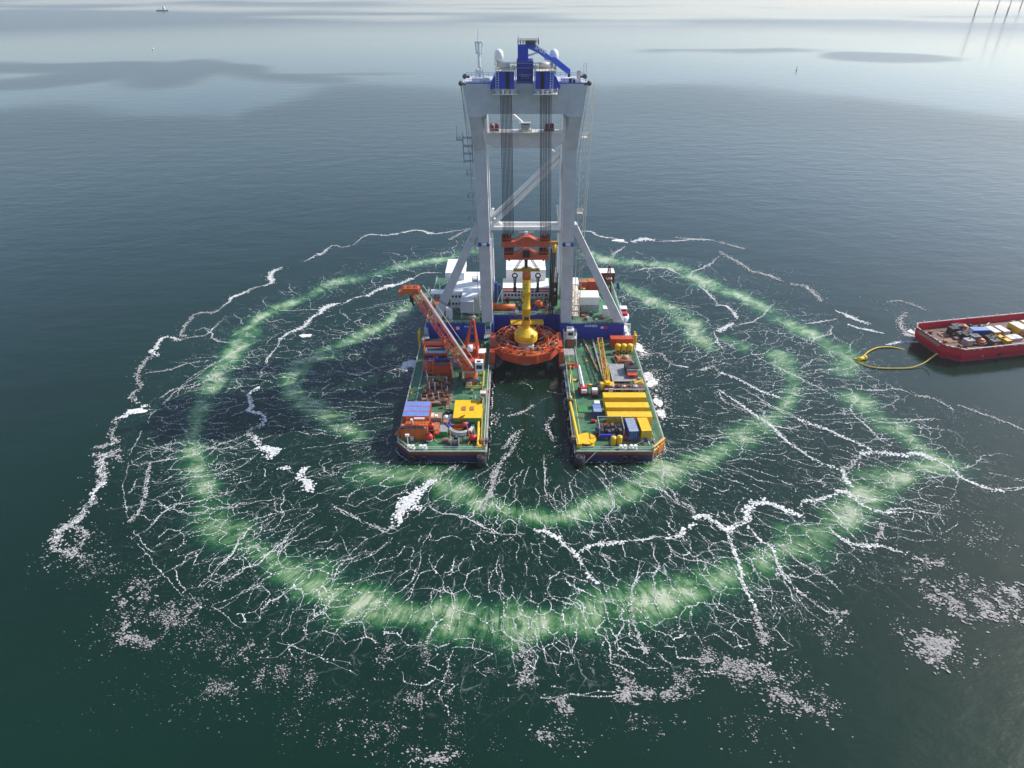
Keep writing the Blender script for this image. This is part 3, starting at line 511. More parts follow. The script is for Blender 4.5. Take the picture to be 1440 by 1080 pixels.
#@@VESSEL
# ================================================================ CRANE VESSEL
AX = 5.1
def gx(x, z): return AX + x - (z-9)*.019          # the gantry heels very slightly
V = Thing('crane_vessel', 'huge two-hulled lifting vessel with a tall pale grey gantry inside the bubble rings', 'crane vessel', (AX, 196, 0), world=True)
HL, HR = (-31.4, -7.2), (17.2, 41.6)              # the two hulls, deck at z = 3
for x0, x1, sgn in ((*HL, -1), (*HR, 1)):
    xo = x0 if sgn < 0 else x1; xi = x1 if sgn < 0 else x0; ch = 4.0*sgn
    pl = [(xi, 144), (xo-ch, 144), (xo, 148.5), (xo, 250), (xi, 250)]
    if sgn > 0: pl = pl[::-1]
    if sgn < 0: pl = pl
    h = V.part('hull', M.hullblue); h.prism(pl, -3, 2.1)
    hb = V.part('hull_band', M.hullred, h); pb = [(x+(.05 if x > (x0+x1)/2 else -.05), y-(.05 if y < 150 else -.05)) for x, y in pl]; hb.prism(pb, 2.1, 2.85)
    dk = V.part('deck', M.deck); dk.prism(pl, 2.85, 3.0)
    bw = V.part('bulwark', M.cream, dk)
    ed = [(xi, 144.15), (xo-ch, 144.15), (xo-.15*sgn, 148.6)]
    for a, b in zip(ed, ed[1:]): bw.bar((*a, 3.25), (*b, 3.25), .16, 4)
    rl = V.part('railing', M.rail, dk)
    rl.rail([(xo-.2*sgn, 149, 3), (xo-.2*sgn, 208, 3)], 1.2, 2.2, .06); rl.rail([(xi+.3*sgn, 146, 3), (xi+.3*sgn, 207, 3)], 1.2, 2.2, .06)
    rl.rail([(xi+1*sgn, 144.6, 3.3), (xo-ch-.2*sgn, 144.6, 3.3), (xo-.5*sgn, 148.6, 3.3)], 1.1, 2.0, .05)
    # inner wear strip with fenders
    fs = V.part('rubbing_strake', M.steel, h); fs.box(min(xi, xi-.5*sgn), max(xi, xi-.5*sgn), 144.6, 207, 1.9, 2.7)
    for k in range(11):
        f = V.part('fender_block', M.black, h); y = 149+k*5.2; f.box(min(xi-.5*sgn, xi-1.1*sgn), max(xi-.5*sgn, xi-1.1*sgn), y, y+1.3, .6, 2.75)
    cf = V.part('corner_fender', M.black, h, smooth=True); cf.cyl(xi+.9*sgn, 142.6, -.6, 2.6, 1.35, 18); cf.torus((xi+.9*sgn, 142.6, 2.5), 1.1, .3, n=18); cf.box(min(xi, xi+2.2*sgn), max(xi, xi+2.2*sgn), 142.8, 144, 1.2, 2.4)
    for q, bx in enumerate(((-27.1, -23.9) if sgn < 0 else (29.8, 32.6))):
        t = V.part('tyre_fender', M.black, h, smooth=True); t.torus((bx+.2, 143.55, 1.1), .85, .38, (0,1,0), 18, 8)
        b = V.part('bollard', M.rail, dk)
        for o in (-.55, .55): b.cyl(bx+o, 145.6, 3, 4.0, .34, 12); b.cyl(bx+o, 145.6, 4.0, 4.15, .5, 12)
        b.box(bx-1.1, bx+1.1, 145.1, 146.1, 3, 3.2)
    for k in range(6):
        hb2 = V.part('hatch', M.dgrey if k % 3 else M.yrail, dk); yy = 152+k*9.5+random.uniform(-2, 2); hx = xi+(2.0+1.2*random.random())*sgn
        hb2.box(hx-.5, hx+.5, yy, yy+.9, 3, 3.12)
# walkway markings and pipes on the decks
for x in (18.95, -9.05): mk = V.part('deck_marking', M.yrail); mk.box(x-.08, x+.08, 150, 206, 3.0, 3.006)
# aft block: raised hull behind the working decks
ab = V.part('aft_block', M.navy)
ab.prism([(-29.6, 208.5), (-6.4, 208.5), (-6.4, 215.5), (16.6, 215.5), (16.6, 208.5), (38.6, 208.5), (38.6, 249), (-29.6, 249)], 3.0, 9.0)
ad = V.part('aft_deck', M.deck, ab); ad.prism([(-29.5, 208.7), (-6.6, 208.7), (-6.6, 215.7), (16.8, 215.7), (16.8, 208.7), (38.5, 208.7), (38.5, 248.8), (-29.5, 248.8)], 9.0, 9.06)
r_ = V.part('railing', M.rail, ab); r_.rail([(20.5, 208.8, 9), (38.4, 208.8, 9), (38.4, 248, 9)], 1.2, 1.6, .06); r_.rail([(-11, 208.8, 9), (-29.4, 208.8, 9), (-29.4, 248, 9)], 1.2, 1.6, .06); r_.rail([(-6.5, 215.8, 9), (16.7, 215.8, 9)], 1.2, 1.6, .06)
for x in np.arange(22, 38, 2.6): st = V.part('wall_stiffener', M.navy, ab); st.box(x-.08, x+.08, 208.32, 208.49, 3.1, 6.0)
for x in np.arange(-5, 16, 2.1): st = V.part('wall_stiffener', M.navy, ab); st.box(x-.12, x+.12, 215.2, 215.49, 3.1, 8.8)
lettering('SVANEN', 1.15, M.white, V, (27.2, 208.42, 8.2), (R(90), 0, 0), ab, 'name_lettering')
lg = V.part('logo', M.white, ab); lg.box(30.6, 31.5, 208.40, 208.48, 7.2, 8.0)
lg2 = V.part('logo', M.red, ab); lg2.box(31.55, 33.0, 208.40, 208.48, 7.2, 8.0)
lp = V.part('name_panel', M.blue, ab); lp.box(-16.8, -12.6, 208.36, 208.48, 5.6, 8.6)
lettering('SVANEN', .9, M.white, V, (-14.7, 208.32, 8.0), (R(90), 0, 0), lp, 'name_lettering')
lg = V.part('logo', M.red, ab); lg.box(-20.6, -19.3, 208.38, 208.48, 6.8, 8.0)
lg = V.part('logo', M.white, ab); lg.box(-19.2, -18.1, 208.38, 208.48, 6.8, 7.9)
# ---- gantry
def quad(xa, xb, ya, yb, z): return [(gx(xa,z),ya,z),(gx(xb,z),ya,z),(gx(xb,z),yb,z),(gx(xa,z),yb,z)]
for sg in (-1, 1):
    L_ = V.part('gantry_leg', M.gantry); xs_ = lambda a, b: (min(a*sg, b*sg), max(a*sg, b*sg))
    L_.loft([quad(*xs_(11.75, 15.4), 209.2, 213.6, 7.6), quad(*xs_(11.75, 15.4), 209.2, 213.6, 66.4), quad(*xs_(12.75, 16.35), 205.6, 217.5, 76.9)])
    fo = V.part('leg_foot', M.navy, L_); fo.box(AX+xs_(11.4,15.9)[0], AX+xs_(11.4,15.9)[1], 208.6, 214.2, 3.0, 7.6)
    hn = V.part('haunch', M.gantry, L_); hn.prism([(gx(12.8*sg,77.4),77.4),(gx(10.9*sg,77.4),77.4),(gx(11.7*sg,75),75.2),(gx(12.4*sg,71.5),71.5)], 208.5, 215, 'y')
    for z in (18, 28, 48, 57): s_ = V.part('plate_seam', M.gantry, L_); s_.box(gx(xs_(11.7,15.45)[0],z), gx(xs_(11.7,15.45)[1],z), 209.1, 213.7, z, z+.12)
    cl = V.part('leg_collar', M.white, L_); z = 37.3; cl.bar((gx(sg*13.55-1.3,z),208.7,z),(gx(sg*13.55+1.3,z),208.7,z),.35,8)
    for o in (-1.35, 1.35): kb = V.part('collar_knob', M.navy, cl, True); kb.ball(gx(sg*13.55+o,z), 208.6, z, .65)
    s2 = V.part('raking_strut', M.gantry)
    s2.hexa([(AX+a,b,9.06) for a,b in ((xs_(30.0,33.4)[0],209.4),(xs_(30.0,33.4)[1],209.4),(xs_(30.0,33.4)[1],212.4),(xs_(30.0,33.4)[0],212.4))], quad(*xs_(14.0, 16.2), 209.6, 213, 43.5))
    rleg = V.part('rear_leg', M.gantry); rleg.loft([quad(*xs_(12.3,14.9), 230, 233, 9), quad(*xs_(12.3,14.9), 230, 233, 77.2)])
    tb = V.part('side_brace', M.gantry)
    zs = [10, 35, 56, 76]
    for i in range(3):
        (ya, yb) = (213.6, 230) if i % 2 else (230, 213.6)
        tb.bar((gx(13.3*sg,zs[i]),ya,zs[i]),(gx(13.3*sg,zs[i+1]),yb,zs[i+1]),.65,10); tb.bar((gx(13.3*sg,zs[i+1]),213.6,zs[i+1]-.8),(gx(13.3*sg,zs[i+1]),230,zs[i+1]-.8),.6,10)
    # ladders and cages on the outside of the legs
    ld = V.part('leg_ladder', M.steel if sg < 0 else M.cream)
    X_ = lambda z: gx(sg*(16.2 if z < 66 else 16.8), z)
    ld.ladder((X_(9), 210.5, 9), (X_(66), 210.5, 66), .8, .09, 1.0, (0,1,0)); ld.ladder((X_(66)+sg*.2, 210, 66), (gx(sg*18.2,85), 208, 85.5), .8, .09, 1.0, (0,1,0))
    if sg > 0:
        for o in (.9, 1.8): ld.bar((X_(9)+o, 211, 9), (gx(19.2,85)+o*.4, 209, 85), .10, 5)
        for z in range(12, 84, 3): ld.bar((gx(17.1+(z>66)*.6,z),211,z),(gx(18.0+(z>66)*.6,z),211,z+1.5),.06,4)
    for z in ((24, 31, 38, 45, 52, 59) if sg < 0 else (34, 47, 70)):
        lp_ = V.part('leg_platform', M.steel if sg < 0 else M.cream, ld); x = X_(z); lp_.box(min(x, x+sg*1.8), max(x, x+sg*1.8), 209.5, 211.5, z, z+.15); lp_.rail([(x+sg*1.8, 209.5, z), (x+sg*1.8, 211.5, z), (x, 211.5, z)], 1.2, 1, .07); lp_.rail([(x+sg*1.8, 209.5, z),(x,209.5,z)], 1.2, 1, .07)
# big access cage left near the top
cg = V.part('access_cage', M.grey); 
for z in (63.2, 65.4, 67.6, 70.0): cg.box(gx(-18.6,z), gx(-15.9,z), 208.6, 211, z, z+.18)
for x in (-18.6, -15.9):
    for y in (208.6, 211): cg.bar((gx(x,63),y,62.4),(gx(x,71),y,71.2),.1,4)
cg.box(gx(-20.4,69.4), gx(-18.6,69.4), 208.6, 210.6, 69.4, 69.6); cg.rail([(gx(-20.4,69.6),208.6,69.6),(gx(-18.6,69.6),208.6,69.6)],1.2,.9,.07); cg.bar((gx(-20.2,72),208.6,69.6),(gx(-20.2,72),208.6,73.5),.07,4)
# main cross girder
cb = V.part('main_girder', M.gantry)
cb.prism([(gx(-16.4,77),76.6),(gx(-12.5,77),76.6),(gx(-11.0,77),77.5),(gx(11.0,77),77.5),(gx(12.5,77),76.6),(gx(16.4,77),76.6),(gx(17.6,85.5),85.5),(gx(-17.6,85.5),85.5)], 205.2, 220, 'y')
for x in (-12.4, -6.2, 6.2, 12.4):
    sm = V.part('plate_seam', M.gantry, cb); sm.box(gx(x,81)-.05, gx(x,81)+.05, 205.14, 205.21, 77.6, 85.4)
te = V.part('girder_edge', M.navy, cb); te.box(gx(-17.0,85.5), gx(-5.4,85.5), 205.3, 205.7, 85.5, 85.75); te.box(gx(9.4,85.5), gx(17.0,85.5), 205.3, 205.7, 85.5, 85.75)
tr = V.part('girder_railing', M.blue, cb); tr.rail([(gx(-17,86),205.6,85.5),(gx(-9.5,86),205.6,85.5)],1.1,1.4,.06); tr.rail([(gx(9.5,86),205.6,85.5),(gx(17,86),205.6,85.5)],1.1,1.4,.06); tr.rail([(gx(-17.3,86),219.7,85.5),(gx(17.3,86),219.7,85.5)],1.1,1.6,.05)
for sg in (-1, 1):
    for dx, y in ((18.2, 205.4), (17.2, 208.5)):
        fr = V.part('fairlead', M.dgrey, cb, True); z = 85.6 if dx > 18 else 87.0; fr.bar((gx(sg*(dx-1.6),z),y,z-.2),(gx(sg*dx,z),y,z),.34,10); fr.bar((gx(sg*(dx-.2),z),y-.7,z),(gx(sg*(dx-.2),z),y+.7,z),.62,14)
    for o in (0, .5): sb = V.part('stay_rope', M.steel); sb.bar((gx(sg*(18.2-o),85),205.6,85.2),(gx(sg*(16.0-o*.3),64),209,66-o*8),.06,4)
    cu = V.part('deck_unit', M.white, cb); x = gx(sg*12.6, 86); cu.box(x-2.4, x+.6, 207, 209, 85.5, 86.7); cu.box(x+1, x+2.6, 207, 208.6, 85.5, 86.3); cu.bar((x-2.2,209.5,86.1),(x+2.6,209.5,86.1),.35,8)
# rear girder with its winches and walkway
rg = V.part('rear_girder', M.gantry); rg.prism([(gx(-14.9,68),66.8),(gx(-12.4,66),64.6),(gx(-10,63),62.8),(gx(10,63),62.8),(gx(12.4,66),64.6),(gx(14.9,68),66.8),(gx(14.9,68),67.9),(gx(-14.9,68),67.9)], 229.2, 233.4, 'y')
wk = V.part('girder_walkway', M.cream, rg); wk.box(gx(-12,68), gx(12,68), 228.4, 229.19, 67.6, 67.9); wk.rail([(gx(-12,68),228.5,67.9),(gx(12,68),228.5,67.9)],1.1,1.2,.05)
for x in (-10.5, -8.9, 7.4, 9.0): wn = V.part('winch', M.dred, rg, True); wn.bar((gx(x-.6,69),231,69.2),(gx(x+.6,69),231,69.2),1.0,14); wn.box(gx(x-.8,68), gx(x+.8,68), 230.2, 231.8, 67.9, 68.5)
cw = V.part('traverse_winch', M.steel, rg); cw.box(gx(-1.6,68),gx(2.4,68),229.6,232.6,67.9,68.3); cw.bar((gx(-1,69),231,69.3),(gx(1.8,69),231,69.3),.8,12); cw.rail([(gx(-1.6,68),229.6,68.3),(gx(2.4,68),229.6,68.3)],1.5,.6,.06); cw.box(gx(-1.6,70),gx(2.2,70),229.6,232,70.3,70.5)
lt = V.part('low_tube', M.white)
for y, z in ((230.6, 35.4), (232.8, 36.2)): lt.bar((gx(-12.4,z),y,z),(gx(12.4,z),y,z),.75,12)
for a, b, r in (((-12.2,38.5),(12.2,61.5),.75), ((-12.2,35.8),(12.2,59.0),.75)):
    db = V.part('diagonal_brace', M.white); db.bar((gx(a[0],a[1]),231,a[1]),(gx(b[0],b[1]),231,b[1]),r,12)
for a, b in (((-4.6,73.6),(1.8,68.2)), ((7.8,62.6),(12.2,58.8)), ((-12.2,39.5),(-7.4,35.4)), ((-12.3,31),(-12.3,16)), ((12.2,35),(11.4,43)), ((-12.2,38),(-11.0,42))):
    db = V.part('diagonal_brace', M.white); db.bar((gx(a[0],a[1]),232,a[1]),(gx(b[0],b[1]),232,b[1]),.45,10)
for sg in (-1, 1): bm = V.part('rear_leg_lining', M.white); bm.bar((gx(sg*12.0,75.5),229.5,75.5),(gx(sg*12.0,68),229.5,68),.5,8); bm.bar((gx(sg*12.0,66),229.6,64),(gx(sg*12.1,36),229.6,36),.3,6); bm.bar((gx(sg*11.6,34),229.6,34),(gx(sg*11.6,12),229.6,12),.35,6)
# hoist houses on the girder
for sg in (-1, 1):
    hh = V.part('hoist_house', M.blue); hx = lambda a, z: gx(a*sg+.0, z)
    x0, x1 = sorted((hx(3.0,88), hx(8.0,88)))
    hh.box(x0, x1, 202.2, 209, 84.4, 89.0); fl = sorted((hx(8.0,86), hx(9.6,86)))
    hh.prism([(hx(8.0,86),84.5),(hx(9.7,84),84.3),(hx(9.7,84),85.2),(hx(8.8,87),87.2),(hx(8.0,88),88.0)], 203.2, 211, 'y')
    sl_ = V.part('sheave_slot', M.black, hh); m_ = (x0+x1)/2-sg*.7; sl_.box(m_-.55, m_+.55, 202.1, 202.21, 84.5, 88.9)
    tp = V.part('top_platform', M.cream, hh); tp.box(x0-.1, x1+.3, 202, 212, 89.0, 89.15); tp.rail([(x0,202.1,89.1),(x1,202.1,89.1),(x1,211.8,89.1)],1.2,.8,.07); tp.rail([(x0,202.1,89.1),(x0,211.8,89.1)],1.2,1,.06)
    wc = V.part('winch_cover', M.tarp, hh, True); wc.bar((x0+.9,207,90.0),(x1-1.2,207,90.0),.8,14)
    lw = V.part('low_platform', M.rail, hh); lw.box(x0-.8, x1+1.0, 200.2, 205.1, 83.3, 83.5); lw.rail([(x0-.8,200.3,83.5),(x1+1,200.3,83.5),(x1+1,205,83.5)],1.2,.8,.07); lw.rail([(x0-.8,200.3,83.5),(x0-.8,205,83.5)],1.2,.9,.07)
    for k in range(4): lw.box(x0+.3+k*1.3, x0+.9+k*1.3, 200.8, 202, 83.5, 84.2+.3*(k%2))
    l2 = V.part('house_ladder', M.rail, hh); lx = hx(7.2,87)-.6*(sg<0)+.1; l2.ladder((lx,202.0,83.5),(lx,202.0,90.0),.8,.08,.6)
# crown between the houses
cr_ = V.part('crown_block', M.navy); cr_.box(gx(-2.3,87),gx(2.3,87),206.0,213,85.5,91.2)
cs = V.part('crown_step', M.steel, cr_)
for z in (85.8, 87.6, 89.4, 90.6): cs.box(gx(-2.3,z),gx(2.3,z),205.7,205.99,z,z+.1)
cs.rail([(gx(-1,88),205.8,86.6),(gx(1,88),205.8,86.6)],1.2,.6,.06)
for sg in (-1,1): cs.bar((gx(sg*2.62,88),202.1,83.5),(gx(sg*2.62,90),202.1,90.2),.13,5); cs.box(*sorted((gx(sg*2.3,90),gx(sg*4.4,90))),203.3,206,90.8,91.1); cs.box(*sorted((gx(sg*2.3,90),gx(sg*3.6,90))),203.3,205,89.5,90.2)
# radomes, mast, aerials
for px in (701.5, 779): 
    x, _, z = atY(px, 78, 212)
    rm = V.part('radome', M.white, None, True); rm.lathe(x, 212, [(1.2,90.6),(1.3,91.9),(1.22,92.6),(.95,93.2),(.5,93.55),(.05,93.65)], 20)
    pd = V.part('radome_stand', M.gantry, rm); pd.box(x-.75,x+.75,211.4,212.6,85.5,89.6); pd.cyl(x,212,89.6,89.8,1.4,16); pd.rail([(x-1.3,210.8,89.8),(x+1.3,210.8,89.8)],.9,.6,.06); pd.cyl(x,212,89.8,90.4,.9,14)
ms = V.part('mast', M.white); mx = -9.2; ms.bar((mx,210,85.5),(mx-.15,210,95.5),.45,10,.32); ms.bar((mx-.15,210,95.5),(mx-.2,210,99),.22,8,.08); ms.box(mx-1.2,mx+.9,209.7,210.3,95.3,95.75)
for o in (-.75,.75): ms.bar((mx+o,210,92.8),(mx+o*1.3,210,95.4),.22,6); ms.box(mx+o-.3,mx+o+.3,209.7,210.3,92.6,92.9)
ms.bar((mx-1.8,210,85.5),(mx-.1,210,89),.15,6); ms.bar((mx+1.0,210,85.5),(mx+.9,210,88.6),.14,6); ms.box(mx-1.0,mx+2,209,211,85.5,86.4)
md = V.part('mast_dome', M.white, ms, True); md.ball(mx-.4,209.6,88.0,.95)
ae = V.part('aerial', M.cream); x = gx(15.2,86); ae.box(x-.5,x+.5,208,209,85.5,88.6); ae.ladder((x+1.7,208,86),(x+1.7,208,90.4),.8,.07,.7); ae.box(x-2.8,x-1,207,209,85.5,86.6); ae.bar((x+.2,208,88),(x+.2,208,89.2),.06,4)
# ---- deckhouse amidships behind the gripper
dh = V.part('deckhouse', M.white); dh.box(-3.4,13.6,229,238,9.06,13.4)
dr = V.part('red_panel', M.red, dh); dr.box(-3.3,2.0,228.86,228.99,11.9,13.3); dr.box(8.6,13.5,228.86,228.99,11.9,13.3)
for x in np.arange(-2.8, 13.2, 1.25):
    for z in (10.2, 11.6 if 2 < x < 8.6 else 10.2): wd = V.part('window', M.glass, dh); wd.box(x,x+.7,228.8,228.98,z,z+.8)
wd = V.part('window', M.glass, dh); wd.box(2.2,8.3,228.82,228.98,12.6,13.1)
fr = V.part('white_frame', M.white, dh)
for sg in (-1,1): fr.bar((AX+sg*8.8,226.5,13.6),(AX+sg*8.8,226.5,9.1),.14,6); fr.bar((AX+sg*8.8,226.5,13.6),(AX+sg*10.6,225,9.1),.12,6)
fr.bar((AX-8.8,226.5,13.6),(AX+8.8,226.5,13.6),.14,6)
ub = V.part('winch_house', M.white); ub.box(-2.2,12.6,236,252,9.06,17.6)
us = V.part('panel_seam', M.dgrey, ub); us.box(-2.3,12.7,235.9,235.99,13.2,13.35); us.box(-2.2,12.6,240,240.1,17.6,17.66); us.box(-2.2,12.6,246,246.1,17.6,17.66)
gp = V.part('gangway_beam', M.navy); gp.box(-6.4,-5.4,226,228,9,16.5); gp.box(-4.9,-4.2,226.5,228,9,15.5)
wx = V.part('winch_frame', M.black); wx.box(13.8,16.4,224,229,9.06,17.5); wx.box(14.2,15.8,222.4,224,9.06,13)
for x in (13.9, 16.2): wx.bar((x,223,9),(x,225,21),.2,6)
cx_ = V.part('cable_reel', M.cream, wx); cx_.bar((14.6,223.8,15),(15.6,223.8,15),.7,10); cx_.bar((15.1,223.7,18),(15.1,223.7,23.5),.22,6)
# ---- accommodation on the port side
ac = V.part('accommodation', M.white); ac.box(-22.0,-10.8,221,240,9.06,15.2); ac.box(-24.5,-17.5,232,246,15.2,18.0)
ac.hexa([(-15.6,216.5,9.06),(-11.2,216.5,9.06),(-11.2,221,9.06),(-15.6,221,9.06)],[(-17.4,216.5,15.4),(-11.4,216.5,15.4),(-11.4,222,16.3),(-17.4,222,16.3)])
at_ = V.part('stair_tower', M.rail); at_.ladder((-10.9,215.4,9),(-10.9,215.4,15),1.4,.08,.8); 
for z in (10.8, 12.6, 14.4, 16.2): at_.box(-11.6,-9.8,215.2,218,z,z+.12); at_.rail([(-11.6,215.2,z),(-9.8,215.2,z),(-9.8,218,z)],1.1,.8,.06)
for x in (-11.6,-9.8): at_.bar((x,215.2,9),(x,215.2,18),.1,4)
gh = V.part('grey_house', M.gantry); gh.box(-17.8,-13.2,212.2,216,11.4,15.6)
gf = V.part('house_frame', M.rail, gh)
for x in (-17.6,-13.4): gf.bar((x,212.3,9),(x,212.3,11.4),.14,4); gf.bar((x,215.8,9),(x,215.8,11.4),.14,4)
gf.rail([(-17.7,212.2,9.1),(-13.2,212.2,9.1)],1.1,.9,.07); gf.bar((-13.2,212.3,15),(-10.2,211.5,9.2),.1,4)
for z in (10.4, 13.2): 
    for x in np.arange(-21.4,-18,1.2): wnd = V.part('window', M.glass, ac); wnd.box(x,x+.7,220.9,220.99,z,z+.8)
# port mast, starboard lattice mast
pm = V.part('signal_mast', M.white); pm.bar((-25.6,222,9),(-25.6,222,18),.28,8,.15); pm.bar((-25.6,222,17),(-22.4,226,17.4),.1,5); pm.bar((-25.6,222,12),(-24.4,222,9),.1,4)
# starboard stair tower (lattice) next to the leg
sx = V.part('stair_tower', M.cream); 
for x in (20.6, 23.0):
    for y in (212.0, 222.0): sx.bar((x,y,9),(x,y,19.5),.12,4)
for k, z in enumerate(np.arange(10.2,19.6,1.9)): sx.box(20.6,23.0,212+k*.4,222,z,z+.12); sx.rail([(20.6,212+k*.4,z),(23.0,212+k*.4,z)],1.1,.8,.06); sx.bar((20.8,212.4+k*.4,z-1.9),(22.8,213+k*.4,z),.1,4)
sxt = V.part('tower_roof', M.white, sx); sxt.box(20.3,23.2,217,223,19.6,20.0)
rs = random.Random(3); pal = [M.grey,M.dgrey,M.cream,M.white,M.redor,M.steel,M.green,M.dred,M.tan,M.yellow]
def aft_clear(x, y):                              # keep gear out of houses and containers
    return not ((-22.5 < x < -10.5 and y > 215.5) or (-25 < x < -17 and y > 231) or (22 < x < 40 and y > 216 and (y < 225 or y > 236)) or (20 < x < 23.5 and 211 < y < 223))
k = 0
while k < 60:
    x = rs.choice([rs.uniform(-28,-11), rs.uniform(21,37)]); y = rs.uniform(209.6,247)
    if not aft_clear(x, y): continue
    k += 1; g_ = V.part('deck_gear', rs.choice(pal)); a, b, h = rs.uniform(.3,1.2), rs.uniform(.3,1.2), rs.uniform(.4,1.8); g_.box(x,x+a,y,y+b,9.06,9.06+h)
for k in range(26):
    x = rs.choice([rs.uniform(-28,-11), rs.uniform(21,37)]); y = rs.uniform(210,245); g_ = V.part('deck_pipe', rs.choice([M.cream,M.rail,M.redor,M.grey])); g_.bar((x,y,9.3),(x+rs.uniform(-3,3),y+rs.uniform(-4,4),9.3+rs.uniform(0,1)),.12,5)
for k in range(85):
    x = rs.uniform(-6,15); y = rs.uniform(216.3,227.5); g_ = V.part('center_gear', rs.choice([M.dred,M.redor,M.dgrey,M.grey,M.black,M.cream,M.orange,M.red,M.navy])); a, b, h = rs.uniform(.3,1.4), rs.uniform(.3,1.2), rs.uniform(.4,2.4)
    if rs.random() < .6: g_.box(x,x+a,y,y+b,9.06,9.06+h)
    else: g_.bar((x,y,9.2),(x+rs.uniform(-2,2),y+rs.uniform(-1,1),9.4+h),.13,5)
# random clutter filling the working decks, no identified fittings
k = 0
while k < 95:
    lf = rs.random() < .55; x = rs.uniform(-28.5,-9.6) if lf else rs.uniform(20.2,38.5); y = rs.uniform(147,206)
    k += 1; g_ = V.part('deck_clutter', rs.choice(pal+[M.rusty,M.tan,M.orange,M.blue,M.yrail])); t_ = rs.random()
    if t_ < .45: a, b, h = rs.uniform(.3,1.1), rs.uniform(.3,1.0), rs.uniform(.15,1.1); g_.box(x,x+a,y,y+b,3,3+h)
    elif t_ < .75: g_.bar((x,y,3.2),(x+rs.uniform(-2.4,2.4),y+rs.uniform(-2,2),3.2+rs.uniform(0,.5)),.11,5)
    else: g_.cyl(x,y,3,3.2+rs.random(),rs.uniform(.2,.5),10)
for k in range(90):
    lf = rs.random() < .5; x, y = (rs.uniform(-28,-9.5), rs.choice([rs.uniform(147,158),rs.uniform(168,201)])) if lf else (rs.uniform(24,40), rs.choice([rs.uniform(171,205),rs.uniform(147,151)]))
    g_ = V.part('clutter_bar', rs.choice([M.tan,M.rusty,M.grey,M.cream,M.black,M.dgrey,M.ochre,M.brown,M.tarp])); a = rs.choice([0,1.57,rs.uniform(0,3.1)]); l_ = rs.uniform(.8,3.2); g_.bar((x,y,3.12),(x+l_*math.cos(a),y+l_*math.sin(a),3.12+rs.choice([0,0,.8])),rs.uniform(.07,.16),4)  # loose bars of random clutter, not actual lashings
for k in range(70):
    lf = rs.random() < .5; x, y = (rs.uniform(-28,-9.5), rs.choice([rs.uniform(147,158),rs.uniform(172,203)])) if lf else (rs.uniform(25,40.5), rs.choice([rs.uniform(171,206),rs.uniform(147,150)]))
    g_ = V.part('deck_box', rs.choice([M.black,M.dgrey,M.dred,M.tan,M.tarp,M.grey,M.blue,M.redor,M.ochre])); a, b, h = rs.uniform(.3,1.2), rs.uniform(.3,.9), rs.uniform(.3,1.4); g_.box(x,x+a,y,y+b,3,3+h)  # random boxes standing for unidentified deck clutter
for x0, x1, y0, y1 in ((-28.8,-27.2,150,205),(-11.2,-10.4,150,172),(21.2,22.0,176,206),(38.6,39.4,152,200)):
    g_ = V.part('cable_tray', M.grey); g_.box(x0,x0+.35,y0,y1,3.0,3.25)
yp = V.part('yellow_platform', M.yellow); yp.box(-.5,11.0,211.2,215.4,7.2,7.4); yp.rail([(-.5,211.2,7.4),(11,211.2,7.4)],1.1,1.2,.08); 
for x in (0,10.5): yp.bar((x,211.3,7.2),(x+.8,215.4,3.6),.15,4)
op = V.part('orange_pipe', M.orange, None, True); op.bar((-6.2,219,10.4),(1.2,219,10.4),1.15,18); op.bar((-7.4,219,10.4),(-6.2,219,10.4),1.4,14); op.bar((9.6,219.5,10.2),(9.6,219.5,12.4),1.25,14)
# starboard walkway at the stern, boat landing
wb = V.part('side_walkway', M.rail); wb.box(39.3,41.3,209,236,3.0,3.1); wb.rail([(41.3,209,3.1),(41.3,236,3.1)],1.2,1.6,.07); wb.box(39.6,40.4,212,222,3.2,4.2)
fp = V.part('fender_post', M.yellow)
for x, y in ((42.0,203.5),(-31.9,206)): fp.bar((x,y,.5),(x,y,7.2),.45,10); fp.bar((x,y+2.6,.5),(x,y+2.6,7.2),.3,8); fp.bar((x,y,6.6),(x,y+2.6,6.6),.25,6)
lk = V.part('landing_box', M.steel); lk.box(-30.6,-28.4,203.5,206.5,3,5.4); lk.box(-30.2,-28.8,207,212,3.0,7.5); lk.box(39,40.8,203,206,3,5.2)
cfm = V.part('corner_frame', M.yellow)
for z in (3.2,4.6): cfm.bar((37.8,144.3,z),(41.4,148.2,z),.16,5)
for t in (0,.33,.66,1): cfm.bar((37.8+3.6*t,144.3+3.9*t,.4),(37.8+3.6*t,144.3+3.9*t,4.7),.16,5)
cfm2 = V.part('corner_plate', M.orange, cfm); cfm2.hexa([(39.6,146.0,.8),(41.5,148.3,.8),(41.5,150.5,.8),(39.6,148.0,.8)],[(39.6,146.0,3.4),(41.5,148.3,3.4),(41.5,150.5,3.4),(39.6,148.0,3.4)])
bl = V.part('boarding_ladder', M.rail)
for o in (0, 1.4, 3.4): bl.bar((19.2+o*.3,142.6,.2+o*.4),(21.6+o*.3,143.8,2.2+o*.4),.1,4)
